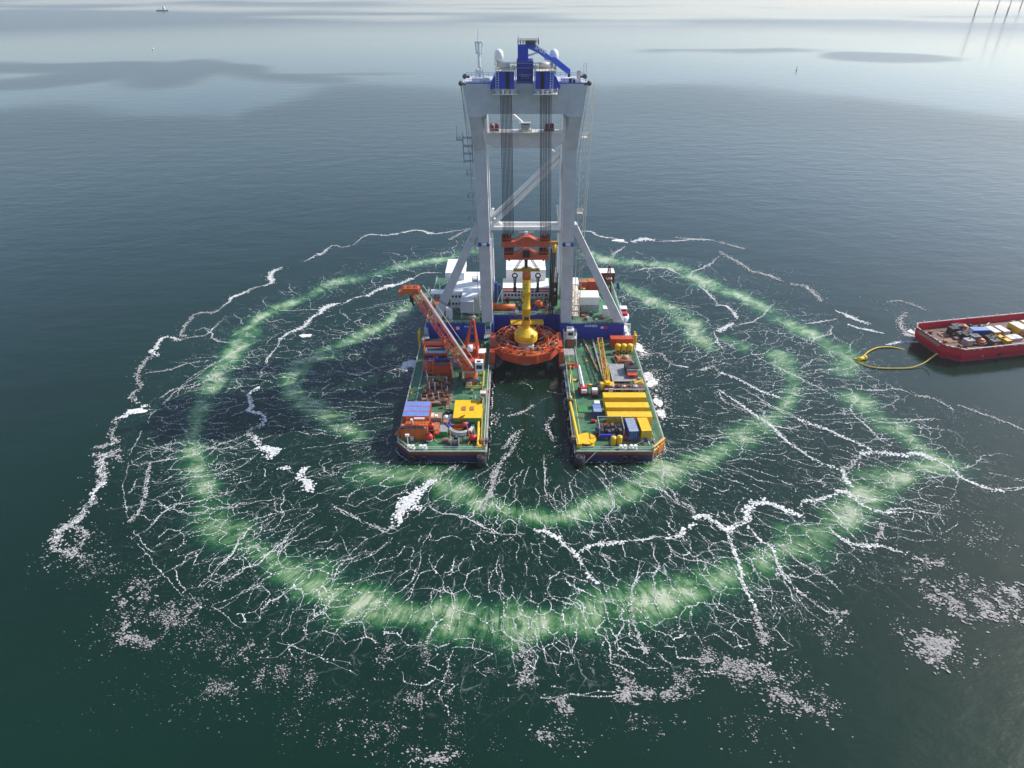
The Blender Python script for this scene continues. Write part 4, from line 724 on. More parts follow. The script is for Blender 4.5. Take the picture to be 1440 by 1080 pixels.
#@@CARGO
# ================================================================ LIFTING GEAR, HAMMER, GRIPPER, MONOPILE
Yh = 199.5
tk = Thing('hoist_tackle', 'two bundles of dark wire ropes hanging from the blue hoist houses to the orange beams', 'hoist tackle', (4.4, Yh, 44), world=True)
for cxt, cxb in ((711.5, 715), (767.5, 767)):
    for j in range(9):
        o = (j-4)/4
        a = atY(cxt+o*7.6, 134, 200.8); b = atY(cxb+o*7.2, 331, Yh)
        rp = tk.part('wire_rope', M.rope); y0 = (-.8, .4)[j % 2]; rp.bar((a[0], 202.0+y0, a[2]), (b[0], Yh+y0, b[2]), .105, 5)
lb = Thing('lifting_beam', 'orange double spreader beam with racks of dark sheaves hanging between the gantry legs', 'lifting beam', (4.4, Yh, 37), world=True)
def beam(xl, xr, zb, zt, pk, cx=4.4, dy=1.6):
    b = lb.part('beam', M.beam); b.prism([(xl,zb),(xr,zb),(xr,zt),(cx+3.4,zt),(cx+.9,pk),(cx-.9,pk),(cx-3.4,zt),(xl,zt)], Yh-dy, Yh+dy, 'y')
    fl = lb.part('flange', M.orange, b)
    for y in (Yh-dy-.06, Yh+dy-.1):
        for p, q in (((xl,zt),(cx-3.4,zt)),((cx-3.4,zt),(cx-.9,pk)),((cx-.9,pk),(cx+.9,pk)),((cx+.9,pk),(cx+3.4,zt)),((cx+3.4,zt),(xr,zt))): fl.bar((p[0],y,p[1]+.05),(q[0],y,q[1]+.05),.14,4)
    for x0 in (xl+.1, xr-2.9):
        for k in range(6): s_ = lb.part('sheave', M.black if k % 2 else M.dred, b, True); s_.bar((x0+.12+k*.5,Yh,zt+.95),(x0+.34+k*.5,Yh,zt+.95),1.5 if dy > 2 else 1.2,16)
        for k in range(7):
            for y in (Yh-1.7, Yh+1.5): rk = lb.part('rack_post', M.redor, b); rk.bar((x0-.05+k*.49,y,zt),(x0-.05+k*.49,y,zt+1.6+.5*(k%2)),.07,4)
        rb_ = lb.part('rack_body', M.black, b); rb_.box(x0+.05,x0+2.8,Yh-1.1,Yh+1.1,zt,zt+(1.5 if dy > 1 else 1.2))
        rk = lb.part('sheave_rack', M.redor, b)
        for y in (Yh-1.75, Yh+1.6): rk.box(x0-.15, x0+2.98, y, y+.12, zt+.9, zt+1.05)
beam(-3.2, 11.6, 40.5, 42.0, 43.5); beam(-2.5, 11.3, 36.3, 37.7, 39.0)
hk = lb.part('hook_block', M.black); hk.box(3.3,5.5,Yh-2.2,Yh-1.62,37.2,39.4); hk.bar((4.4,Yh,36.4),(4.4,Yh,33.2),.55,8)
lg_ = lb.part('lug', M.beam); lg_.prism([(-1.6,36.4),(-.2,36.4),(-.9,35.5)],Yh-1,Yh+1,'y'); 
lg_ = lb.part('lug', M.beam); lg_.prism([(9,36.4),(10.4,36.4),(9.7,35.5)],Yh-1,Yh+1,'y')
am = lb.part('aerial_mast', M.white); am.box(3.9,4.9,Yh+.4,Yh+1.4,43.2,44.4); am.bar((2,Yh+.9,44.3),(6.8,Yh+.9,44.3),.08,4); am.bar((4.4,Yh+.9,44),(4.4,Yh+.9,45),.1,4)
yb = Thing('hose_drum', 'small yellow sheave with hoses hanging by the right leg beside the orange beams', 'hose sheave', (13.2, 203, 36), world=True)
q = yb.part('sheave', M.yellow, None, True); q.bar((12.8,203,38.3),(13.8,203,38.3),1.5,14)
q = yb.part('bracket', M.ochre); q.box(12.2,14.4,202.6,203.4,39.2,40.4)
for k in range(3): q = yb.part('hose', M.black); q.path([(12.4+k*.6,203,38),(12.3+k*.6,203,28),(12.6+k*.6,208,14),(13+k*.5,214,9.4)], .22, 6)
sl = Thing('sling_set', 'dark lifting slings running from the orange beam to the yellow crosspiece', 'slings', (4.4, Yh, 33), world=True)
for x0, x1 in ((3.4,.9),(5.4,8.2)):
    for o in (-.25,.25): s_ = sl.part('sling', M.rope); s_.bar((x0+o,Yh-1,37.2),(x1+o,Yh-.5,32.6),.13,5)
for x in (.9, 8.2):
    ck = sl.part('shackle', M.black); ck.torus((x,Yh-.4,30.6),.75,.22,(0,1,0),14,6)
    for o in (-.3,.3): ck.bar((x+o,Yh-.4,30.2),(x+o*.5,Yh-.4,26.4),.2,6)
    ck.box(x-.5,x+.5,Yh-.8,Yh,25.0,26.6)
hm = Thing('piling_hammer', 'tall yellow hydraulic piling hammer with a wide bell foot standing on the pile', 'piling hammer', (4.6, Yh, 7), world=True)
hb = hm.part('body', M.yellow, None, True); hb.lathe(4.6, Yh, [(1.32,11.5),(1.32,19),(1.4,19.05),(1.4,19.4),(1.32,19.45),(1.32,25),(1.38,25.05),(1.38,25.3),(1.3,25.35),(1.3,29.6),(1.15,30.0)], 24)
hb2 = hm.part('top_cap', M.orange, hb, True); hb2.lathe(4.6, Yh, [(1.34,29.4),(1.36,30.6),(1.3,31.4),(1.0,32.0),(1.0,32.2)], 20)
bf = hm.part('bell_foot', M.yellow); bf.lathe(4.6, Yh, [(2.9,7.6),(3.7,7.8),(3.85,8.0),(3.85,10.1),(3.7,10.3),(1.6,12.2),(1.4,12.3),(1.35,12.9)], 56)
rb2 = hm.part('rim_band', M.ochre, bf); rb2.lathe(4.6, Yh, [(3.87,8.8),(3.9,8.85),(3.9,9.05),(3.87,9.1)], 56)
cp = hm.part('crosspiece', M.ochre)
cp.box(.4,8.7,Yh-.5,Yh+.5,32.0,32.7); cp.lathe(4.6,Yh,[(1.6,32.1),(1.7,32.9),(.9,33.2)],14)
for k in range(7): cp.box(1.0+k*1.15,1.5+k*1.15,Yh-.9,Yh-.5,32.1+.3*(k%2),32.9)
for k, z in enumerate((21.5,23.5,26.6,27.6)): pt = hm.part('port', M.black, hb); a = -1.2+k*.35; pt.box(4.6+1.3*math.sin(a)-.18,4.6+1.3*math.sin(a)+.18,Yh-1.36,Yh-1.0,z,z+.3)
lettering('M', 2.0, M.hullblue, hm, (4.75, Yh-1.42, 16.0), (R(90),0,0), hb, 'letter', .12)
for a in (.6,2.2,3.8,5.4): lc = hm.part('foot_lug', M.yellow, bf); lc.box(4.6+3.4*math.cos(a)-.4,4.6+3.4*math.cos(a)+.4,Yh+3.4*math.sin(a)-.4,Yh+3.4*math.sin(a)+.4,9.8,10.9)
mp_ = Thing('monopile', 'pale grey steel pile standing in the water inside the orange gripper', 'pile', (4.7, 198.6, 0), world=True)
ps = mp_.part('shell', M.pile, None, True); ps.lathe(4.7,198.6,[(3.0,-6),(3.0,5.0),(2.6,5.05),(2.6,7.9)],36)
gs = mp_.part('grip_strip', M.steel)
for k in range(28): a = 2*math.pi*k/28; gs.box(4.7+3.02*math.cos(a)-.06,4.7+3.02*math.cos(a)+.06,198.6+3.02*math.sin(a)-.06,198.6+3.02*math.sin(a)+.06,.2,3.6)
gp = Thing('pile_gripper', 'orange ring-shaped pile gripper filling the slot between the two hulls', 'pile gripper', (4.8, 198.6, 3), world=True)
cx, cy = 4.8, 198.6
ring = gp.part('ring', M.redor); n = 12
def rp_(r, z, k): a = 2*math.pi*(k+.5)/n; return (cx+r*math.cos(a), cy+r*.98*math.sin(a), z)
for k in range(n):
    a = [rp_(r, z, k) for r, z in ((7.4,3.6),(11.0,3.4),(11.0,6.2),(7.4,6.2))]; b = [rp_(r, z, k+1) for r, z in ((7.4,3.6),(11.0,3.4),(11.0,6.2),(7.4,6.2))]
    ring.loft([a, b])
rt = gp.part('top_rail', M.orange, ring)
for k in range(n):
    for r in (7.5, 10.9):
        rt.bar(rp_(r,6.3,k), rp_(r,6.3,k+1), .16, 5); rt.bar(rp_(r,7.5,k), rp_(r,7.5,k+1), .09, 4); rt.bar(rp_(r,6.2,k), rp_(r,7.5,k), .09, 4)
for k in range(8):
    a = 2*math.pi*(k+.5)/8; ux, uy = math.cos(a), math.sin(a)
    rm = gp.part('roller_arm', M.orange); M4 = Matrix.Translation((cx,cy,0)) @ Matrix.Rotation(a,4,'Z')
    rm.box(3.9,8.6,-.6,.6,3.4,4.8,M4); rm.box(6.8,8.4,-1.0,1.0,4.4,6.4,M4); rm.box(3.4,4.2,-.9,.9,3.2,5.0,M4)
    ro = gp.part('roller', M.black, rm, True); p = M4 @ Vector((3.6,0,4)); q = M4 @ Vector((3.6,0,5.1)); ro.bar(p,q,.55,10)
    hc = gp.part('hydraulic_cylinder', M.steel, rm); hc.bar(M4 @ Vector((5,.9,5.4)), M4 @ Vector((9.4,1.8,6.6)), .2, 8)
rs = random.Random(5)
for k in range(80):
    a = rs.uniform(0,6.28); r = rs.uniform(7.2,10.7); x, y = cx+r*math.cos(a), cy+r*math.sin(a); s_ = rs.uniform(.2,.6); h = rs.uniform(.3,1.3)
    bx = gp.part('equipment_box', rs.choice([M.orange,M.redor,M.dred,M.dgrey,M.tan,M.orange,M.dred])); bx.box(x-s_,x+s_,y-s_*.8,y+s_*.8,6.2,6.2+h)
for k in range(48):
    a = rs.uniform(0,6.28); p0 = (cx+rs.uniform(6,10)*math.cos(a), cy+rs.uniform(6,10)*math.sin(a), rs.uniform(6.4,8)); a2 = a+rs.uniform(-.5,.5)
    pp = gp.part('pipe', rs.choice([M.orange,M.redor,M.black,M.tan])); pp.bar(p0,(cx+rs.uniform(7,10.6)*math.cos(a2), cy+rs.uniform(7,10.6)*math.sin(a2), rs.uniform(6.4,8.4)), .14, 5)
fp_ = gp.part('front_panel', M.orange); fp_.prism([(cx-3.4,188.4),(cx+3.4,188.4),(cx+4.6,189.6),(cx+4.4,191.0),(cx-4.4,191.0),(cx-4.6,189.6)],4.2,6.6)
for sg in (-1,1):
    ag = gp.part('guide_arm', M.redor); x0, x1 = sorted((cx+sg*10.4, cx+sg*11.9)); ag.box(x0,x1,190,192.2,.8,6.8); ag.box(x0,x1,196,206,3.4,5.6); ag.bar((cx+sg*11.2,191,6.8),(cx+sg*8,192,7.6),.4,6)
    bk = gp.part('arm_bracket', M.dgrey, ag); x0, x1 = sorted((cx+sg*10.6, cx+sg*12.6)); bk.box(x0,x1,188.4,190,1.4,2.6)
gp.o.location.z += 1.3
# ================================================================ CRANES
# orange lattice crane
px0, py0 = -12.7, 179.5
oc = Thing('lattice_crane', 'orange lattice boom deck crane with white cab leaning out over the left side', 'crane', (px0, py0, 3), world=True)
pe = oc.part('pedestal', M.orange, None, True); pe.cyl(px0,py0,3,8.4,2.05,28); pe.cyl(px0,py0,8.0,8.6,2.5,28)
up = oc.part('upperworks', M.redor); up.box(px0-2.3,px0+2.6,py0-1.6,py0+5.2,8.6,11.4); up.box(px0-2.6,px0+2.4,py0+2.4,py0+6.4,11.4,13.6)
rl = oc.part('winch_deck', M.rail, up); rl.box(px0+2.0,px0+4.6,py0+4,py0+6.6,11.4,11.6); rl.rail([(px0-2.6,py0+2.4,13.6),(px0+2.4,py0+2.4,13.6)],1,1,.06)
mh = oc.part('machinery_house', M.orange, up); mh.box(px0+1.2,px0+4.2,py0+2.6,py0+5.2,8.8,12.0)
mr_ = oc.part('white_roof', M.white, mh); mr_.box(px0+1.2,px0+4.2,py0+2.6,py0+5.2,12.0,12.15)
cb_ = oc.part('cab', M.white); cb_.hexa([(px0+1.6,py0-2.9,8.9),(px0+3.9,py0-2.9,8.9),(px0+3.9,py0-.3,8.9),(px0+1.6,py0-.3,8.9)],[(px0+1.5,py0-2.5,11.6),(px0+4.0,py0-2.5,11.6),(px0+4.0,py0-.2,11.6),(px0+1.5,py0-.2,11.6)])
cw_ = oc.part('window', M.glass, cb_); cw_.box(px0+1.9,px0+3.6,py0-3.0,py0-2.75,9.7,10.9)
cw_ = oc.part('roof_window', M.glass, cb_); cw_.box(px0+2.0,px0+3.2,py0-2.2,py0-1.1,11.6,11.64)
apex = Vector((px0+.9, py0+4.0, 22.6))
af = oc.part('a_frame', M.redor)
for o in (-2.3,2.3): af.bar((px0+o*1.05,py0+1.0,8.8),apex+Vector((o*.12,0,0)),.36,6); af.bar((px0+o*1.05,py0+6.0,11.5),apex+Vector((o*.12,0,0)),.28,6)
for t in (.25,.5,.72): af.bar(Vector((px0-2.4,py0+1,8.8)).lerp(apex,t),Vector((px0+2.4,py0+1,8.8)).lerp(apex,t),.2,5)
af.ball(apex.x,apex.y,apex.z,.6)
dm = oc.part('hoist_drum', M.white, up, True); dm.bar((px0-.8,py0+1.2,14.6),(px0+.7,py0+1.2,14.6),1.1,16)
foot = Vector((px0-.5, py0-2.2, 9.4)); tip = Vector((-27.6, 177.5, 35.0))
side = (tip-foot).cross(Vector((0,0,1))).cross(tip-foot); side = Vector((.35,-.94,0)) if False else Vector((0,1,0))
bo = oc.part('boom', M.boomred); bd = (tip-foot).normalized()
sdv = Vector((0,1,0)); sdv = (sdv-bd*sdv.dot(bd)).normalized()
bo.lattice(foot+bd*.5, tip, sdv, 2.9, 2.2, 2.8, 2.4, 16, .19, .085)
bo.bar(foot-sdv*1.3,foot+bd*3-sdv*1.3,.5,6); bo.bar(foot+sdv*1.3,foot+bd*3+sdv*1.3,.5,6)
wk = oc.part('boom_walkway', M.tarp, bo); upv = sdv.cross(bd).normalized(); upv = upv if upv.z > 0 else -upv
for o in (-.45,0,.45): wk.bar(foot+upv*1.65+sdv*(-.55+o),tip+upv*1.6+sdv*(-.55+o)-bd*.5,.2,5)
wk.bar(foot+upv*2.6+sdv*1.2,tip+upv*2.5+sdv*1.2,.08,4)
hd = oc.part('boom_head', M.orange, bo); 
u_ = Vector((-1,0,.0))
hd.box(-31.0,-26.4,176.2,176.5,34.4,36.1); hd.box(-31.0,-26.4,178.6,178.9,34.4,36.1); hd.box(-31.0,-26.4,176.5,178.6,35.2,35.5); hd.box(-32.2,-31.0,176.4,178.7,33.9,35.0)
for k in range(5): sv = oc.part('head_sheave', M.dred if k%2 else M.orange, hd, True); sv.bar((-30.4+k*.9,176.9,35.6),(-30.4+k*.9,178.2,35.6),.55,12)
hd.rail([(-31,176.2,36.1),(-26.4,176.2,36.1)],.8,.8,.06)
hk = oc.part('hook_block', M.black, bo); hk.box(-29.2,-28.2,177,178,31.6,33.6); hk.bar((-28.7,177.5,35),(-28.7,177.5,33.6),.15,5); hk.bar((-28.7,177.5,31.6),(-28.2,177.5,30.4),.3,6)
pr = oc.part('pendant_rope', M.rope)
for o in (-.9,-.3,.3,.9): pr.bar(apex+Vector((0,o*.4,0)),tip+sdv*o+upv*1.3,.06,4)
hs = oc.part('ring_platform', M.steel, pe); hs.torus((px0,py0,8.3),2.6,.2,n=24,m=6)
# blue knuckle boom crane on top of the gantry
kx, ky = 3.0, 209.5
kc = Thing('knuckle_crane', 'bright blue knuckle boom crane with folded arm on the very top of the gantry', 'crane', (kx, ky, 91.2), world=True)
kp = kc.part('pedestal', M.navy); kp.box(kx-1.3,kx+2.4,ky-1.5,ky+1.5,89.4,91.4)
kb_ = kc.part('column', M.blue); kb_.box(kx-1.4,kx+1.5,ky-1.6,ky+1.2,91.4,95.0)
kt = kc.part('top_basket', M.dgrey, kb_); kt.rail([(kx-1.4,ky-1.6,95),(kx+1.4,ky-1.6,95),(kx+4.4,ky-1.6,95)],1.2,.7,.08); kt.box(kx+.8,kx+3.4,ky-1.4,ky+1,95.0,96.0); kt.rail([(kx-1.4,ky+1.2,95),(kx+4.4,ky+1.2,95)],1.3,.8,.08); kt.bar((kx-1.3,ky-1.5,95),(kx-1.3,ky-1.5,97.4),.07,4); kt.bar((kx+4.2,ky-1.5,95),(kx+4.2,ky-1.5,97.2),.07,4)
p0, p1, p2 = Vector((kx+1.4,ky,94.7)), Vector((10.4,ky,91.6)), Vector((16.2,ky,88.0))
mb_ = kc.part('main_boom', M.knuckle); mb_.prism([(p0.x-.4,p0.z+.5),(p0.x+2.4,p0.z+.25),(p1.x+.6,p1.z+.25),(p1.x-.1,p1.z-.8),(p0.x+3.0,p0.z-1.9),(p0.x-.4,p0.z-.5)],ky-.6,ky+.6,'y')
kl = kc.part('knuckle_boom', M.knuckle); kl.prism([(p1.x-.5,p1.z+.3),(p1.x+1.8,p1.z+.2),(p2.x+.3,p2.z+.7),(p2.x+.3,p2.z-.6),(p2.x-.7,p2.z-.4),(p1.x+.6,p1.z-.9)],ky-.45,ky+.45,'y')
hy = kc.part('boom_cylinder', M.white); hy.bar((kx+1.4,ky-.3,92.2),(p0.x+3.2,ky-.3,p0.z-1.6),.28,8); hy2 = kc.part('jib_cylinder', M.steel); hy2.bar((p1.x-1.4,ky-.75,p1.z-.2),(p1.x+.7,ky-.75,p1.z-1.0),.2,8)
hkk = kc.part('hook', M.black); hkk.bar((p2.x,ky,p2.z-.3),(p2.x,ky,p2.z-2.2),.22,6); hkk.box(p2.x-.35,p2.x+.35,ky-.3,ky+.3,p2.z-1.6,p2.z-.6)
an = math.atan2(p1.z-p0.z-.1, p1.x-p0.x)
lettering('SMST', 1.5, M.white, kc, (p0.x+3.6, ky-.64, p0.z-1.05), (R(90), -an, 0), mb_, 'lettering')
# yellow lattice crane resting along the right deck
a0 = Vector((*at(853,540,5)[:2],5.2)); a1 = Vector((*at(843,482,6)[:2],7.2))
yc = Thing('service_crane', 'yellow lattice boom crane lowered flat along the right hull deck', 'crane', (a0.x,a0.y,3), world=True)
q = yc.part('base', M.ochre, None, True); q.cyl(a0.x,a0.y-.5,3,4.6,1.6,18); q = yc.part('turntable', M.yellow); q.box(a0.x-2.0,a0.x+2.2,a0.y-2.6,a0.y+.4,4.6,5.6); q.box(a0.x-.6,a0.x+.6,a0.y-2.4,a0.y-.9,5.6,6.9)
q = yc.part('boom', M.ochre); q.lattice(a0,a1,(1,0,0),1.2,1.3,1.5,1.4,12,.15,.07)
q = yc.part('a_frame', M.yellow)
for o in (-.9,.9): q.bar(a0+Vector((o,-1.5,.3)),a0+Vector((o*.4,1.5,4.4)),.17,5); q.bar(a0+Vector((o,3.5,.6)),a0+Vector((o*.4,1.5,4.4)),.13,5)
q.bar(a0+Vector((-.4,1.5,4.4)),a0+Vector((.4,1.5,4.4)),.17,5)
q = yc.part('cab', M.cream); q.box(a0.x+.2,a0.x+1.4,a0.y-4.0,a0.y-2.6,4.4,5.8)
q = yc.part('walkway_rail', M.yellow); q.rail([(a0.x-2.0,a0.y-2.7,5.6),(a0.x+2.2,a0.y-2.7,5.6)],1,.8,.07)
# ================================================================ DECK CARGO
def container(label, x, y, z, L, W, H, body, roof, rz=0, group=None, doors=True):
    t = Thing('cargo_container', label, 'container', (x, y, z), rz, group)
    m = t.part('body', body); n = max(6, int(L/.56)); zz = []
    for i in range(2*n+1): zz.append((-L/2+.1+(L-.2)*i/(2*n), -W/2+(.06 if i % 2 else 0)))
    poly = zz+[(-p[0], -p[1]) for p in zz]; m.prism(poly, .12, H-.1)
    r = t.part('roof', roof); r.box(-L/2+.02, L/2-.02, -W/2+.02, W/2-.02, H-.1, H)
    for i in range(1, int(L/1.2)): xx = -L/2+i*1.2; r.box(xx-.03, xx+.03, -W/2+.1, W/2-.1, H, H+.035)
    f = t.part('frame', body)
    for sx in (-1,1):
        for sy in (-1,1): f.box(*sorted((sx*(L/2-.16), sx*(L/2+.02))), *sorted((sy*(W/2-.16), sy*(W/2+.02))), 0, H+.01)
        f.box(-L/2, L/2, *sorted((sx*(W/2-.1), sx*(W/2+.02))), 0, .16); f.box(-L/2, L/2, *sorted((sx*(W/2-.1), sx*(W/2+.02))), H-.14, H+.012)
    if doors:
        d = t.part('door', body); d.box(L/2-.02, L/2+.04, -W/2+.15, W/2-.15, .15, H-.15)
        b = t.part('lock_bar', M.steel, d)
        for yy in (-.75,-.3,.3,.75): b.bar((L/2+.08,yy,.2),(L/2+.08,yy,H-.2),.035,4)
    return t
GC = 'containers stacked on the deck of the vessel'
# left hull, front: orange boxes
xl = -24.9-2.0
for k in range(3):
    y = 154.6+k*2.55
    lo = ['nearest', 'middle', 'farthest'][k]
    container('lower orange container under the %s blue roofed one' % lo, -26.6, y, 3.0, 7.2, 2.44, 2.6, M.redor, M.orange, 0, GC)
    container('orange container with blue roof, %s of the three side by side on the stack' % lo, -26.6, y, 5.62, 7.2, 2.44, 2.6, M.redor, M.contblue, 0, GC)
container('single orange container with grey roof standing in front of the blue roofed stack', -26.7, 151.0, 3.0, 7.2, 2.5, 3.5, M.orange, M.contgrey, 0, GC)
# right hull
for k, (y, lab) in enumerate(((168.2,'farthest long yellow container, behind the other two and the dark red frame'),(162.9,'middle long yellow container of the three set across the deck'),(158.1,'nearest long yellow container of the three set across the deck'))):
    container(lab, 33.2, y, 3.0, 12.6, 2.7, 2.75, M.yellow, M.yellow, 0, GC)
container('blue grey container standing end on beside the yellow one at the front', 32.9, 152.2, 3.0, 6.4, 2.75, 3.3, M.darkblue, M.contgrey, R(-87), GC)
container('short yellow container standing end on at the front right corner', 36.4, 152.4, 3.0, 6.4, 2.75, 3.3, M.yellow, M.yellow, R(-87), GC)
container('orange red container behind the three short yellow tanks', 37.2, 203.5, 3.0, 7.6, 2.6, 3.4, M.redor, M.redor, 0, GC)
# aft starboard
container('white container stacked on another white one by the right strut', 26.6, 220.6, 11.9, 8.2, 6.0, 2.9, M.white, M.white, 0, GC, False)
t = container('grey lower container with a red door sign under the white one', 26.6, 220.6, 9.06, 8.2, 6.0, 2.8, M.steel, M.steel, 0, GC, False)
q = t.part('sign', M.dred); q.box(-3.6,-2.2,-3.1,-3.03,.4,2.2)
container('pale orange topped container behind the white stack', 25.8, 238, 9.06, 5.4, 3, 3.4, M.redor, M.brown, 0, GC)
container('bright orange container behind the right strut', 31.2, 238.4, 9.06, 5.0, 3, 3.4, M.redor, M.orange, 0, GC)
container('white roofed red container beside the red lattice mast at the stern', 36.6, 246, 9.06, 6, 5, 4.2, M.dred, M.white, 0, GC)
container('small white container box at the foot of the right strut', 33.0, 214.5, 9.06, 2.6, 2.6, 3.4, M.white, M.white, 0, GC, False)
container('small white container at the foot of the left strut', -21.8, 213.2, 9.06, 2.2, 2.6, 3.6, M.white, M.white, 0, GC, False)
# yellow roofed workshop
x0, y0 = at(639,588,6)[:2]; x1, y1 = at(677,563,6)[:2]
wsx = Thing('workshop', 'low workshop with a wide flat yellow roof and two brown hatches', 'workshop', ((x0+x1)/2,(y0+y1)/2,3))
hx, hy_ = (x1-x0)/2+.4, (y1-y0)/2
q = wsx.part('wall', M.green); q.box(-hx+.15,hx-.15,-hy_+.1,hy_-.1,0,2.9); q = wsx.part('roof', M.yellow); q.box(-hx,hx,-hy_,hy_,2.9,3.1)
for x in (-hx*.3,hx*.28): h_ = wsx.part('roof_hatch', M.brown, q); h_.box(x-.55,x+.55,-.9,1.0,3.1,3.3)
q = wsx.part('roof_lamp', M.black); q.box(hx-.6,hx-.1,hy_-1.8,hy_-.6,3.1,4.2)
# rusty sea fastening grillage on the left deck
gx0, gy0 = at(592,582)[:2]; gx1, gy1 = at(640,526)[:2]
gl = Thing('rusty_grillage', 'rusty brown steel cradle with rows of upright pale posts on the left deck', 'steel cradle', ((gx0+gx1)/2,(gy0+gy1)/2,3))
hx, hy_ = (gx1-gx0)/2, (gy1-gy0)/2
q = gl.part('base_plate', M.rusty); q.box(-hx,hx,-hy_,hy_,0,.5)
rs = random.Random(21)
for k in range(6): q = gl.part('cross_beam', M.rusty if k % 3 else M.tan); y = -hy_+hy_*2*k/5; q.box(-hx*.98,hx*rs.uniform(.3,.95),y-.25,y+.25,.5,1.2+.5*(k%2))
for k in range(46): q = gl.part('rusty_plate', rs.choice([M.rusty,M.rusty,M.rusty,M.tan,M.brown])); x, y = rs.uniform(-hx*.95,hx*.6), rs.uniform(-hy_,hy_*.9); z_ = rs.uniform(.6,1.5); a_, b_ = rs.uniform(.5,1.8), rs.uniform(.3,1.2); q.box(x,x+a_,y,y+b_,.5,z_)
for i in range(5):
    for j in range(5):
        if (i*3+j) % 6 == 5: continue
        q = gl.part('post', M.tarp if (i+j)%4 else M.tan); x, y = -hx*.85+hx*1.6*i/4+rs.uniform(-.5,.5), -hy_*.85+hy_*1.7*j/4+rs.uniform(-.6,.6); q.box(x-.13,x+.13,y-.13,y+.13,.5,rs.uniform(2.4,4.0))
for k in range(30): q = gl.part('loose_bar', rs.choice([M.rusty,M.tan,M.ochre,M.orange,M.brown])); x,y=rs.uniform(-hx*.9,hx*.6),rs.uniform(-hy_,hy_*.8); q.bar((x,y,1.7),(x+rs.uniform(-2,2.5),y+rs.uniform(-1.6,1.6),rs.uniform(1.5,2.2)),.13,5)
q = gl.part('dark_tank', M.dgrey, None); q.box(hx*.25,hx*.95,hy_*.35,hy_*1.0,.5,2.8)
wd_ = Thing('timber_pallet', 'long pale wooden pallet beside the rusty cradle', 'pallet', (*at(633,575)[:2],3))
q = wd_.part('runner', M.tan); 
for o in (-.6,.6): q = wd_.part('runner', M.tan); q.box(o-.12,o+.12,-5,5,0,.3)
for k in range(12): q = wd_.part('slat', M.tan); q.box(-.8,.8,-5+k*.84,-4.6+k*.84,.3,.42)
# orange power packs
for k, (px, py, dx, dy, h, mat, lab) in enumerate([(613,489,7.0,4.2,4.4,M.redor,'dark topped orange power pack nearest the blue wall on the left hull'),(615,503,7.4,4.2,4.6,M.redor,'orange power pack with a grey top in the middle of the left hull'),(624,519,5.6,4.6,4.4,M.redor,'orange power pack in front of the blue cross beam')]):
    x, y = at(px, py, 5)[:2]; t = Thing('power_pack', lab, 'power pack', (x-.3, y, 3), 0, 'orange power packs on the left hull')
    q = t.part('casing', mat); q.box(-dx/2,dx/2,-dy/2,dy/2,.3,h); q = t.part('skid', M.dred); q.box(-dx/2-.1,dx/2+.1,-dy/2-.1,dy/2+.1,0,.3)
    q = t.part('top_cover', (M.dred,M.contgrey,M.dred)[k]); q.box(-dx/2+.3,dx/2-.3,-dy/2+.3,dy/2-.3,h,h+.15)
    for o in (-1,1): q = t.part('frame_post', M.orange); q.box(o*dx/2-.12,o*dx/2+.12,-dy/2-.12,-dy/2+.12,.3,h+.9); q.bar((o*dx/2,-dy/2,h+.85),(o*dx/2,dy/2,h+.85),.12,4)
    q = t.part('roof_opening', M.black); q.box(-dx/2+.7,dx/2-.7,-.2,dy/2-.6,h+.15,h+.2)
    if k < 2: q = t.part('louvre', M.black); q.box(-dx/2+.4,dx/2-.4,-dy/2-.06,-dy/2-.005,1.0,h-.8)
t = Thing('round_tank', 'dull red upright tank at the front of the orange power packs', 'tank', (*at(606,522,3)[:2],3)); q = t.part('shell', M.redor, None, True); q.lathe(0,0,[(2.3,.2),(2.4,.6),(2.4,3.2),(1.6,3.8),(.4,4.0)],24); q = t.part('valve', M.rail); q.cyl(0,0,3.9,4.6,.3,8); q.bar((-1.4,-1.4,3.6),(1.4,-1.2,3.7),.1,5)
t = Thing('blue_beam', 'thin blue spreader bar lying across the orange power packs', 'spreader bar', (*at(617,505,8)[:2],7.9)); q = t.part('tube', M.blue); q.bar((-4.4,0,0),(4.6,0,0),.16,6); q.bar((-4.4,.8,0),(4.6,.8,0),.12,6); q = t.part('hub', M.blue); q.box(-1.1,-.2,-.3,1.1,-.3,.5)
t = Thing('access_scaffold', 'orange tubular access frame with steps in front of the grey roofed container', 'access frame', (*at(592,628)[:2],3))
q = t.part('leg', M.orange)
for x in (-2.4,-.6,1.2,2.2):
    q = t.part('leg', M.orange); q.bar((x,-.6,0),(x*.9,-.4,4.6),.16,5); q.bar((x,1.2,0),(x*.9,1,4.6),.16,5); q.bar((x,-.6,.2),(x*.6+.9,1,4.4),.1,4)
q = t.part('platform', M.orange); q.box(-3.6,2.6,-.9,1.3,4.6,4.8); q = t.part('guard_rail', M.orange); q.rail([(-3.6,-.9,4.8),(2.6,-.9,4.8)],1.1,.8,.08); q.rail([(-3.6,1.3,4.8),(2.6,1.3,4.8)],1.1,.8,.08)
q = t.part('white_light', M.white); q.box(-2.2,-1.6,-.3,.3,4.8,6.2); q.box(-1.2,1.6,-.2,.2,6.2,6.6)
q = t.part('step', M.orange)
for k in range(7): q.box(-4.4-k*.4,-3.6-k*.3,-.7,.3,4.4-k*.5,4.5-k*.5)
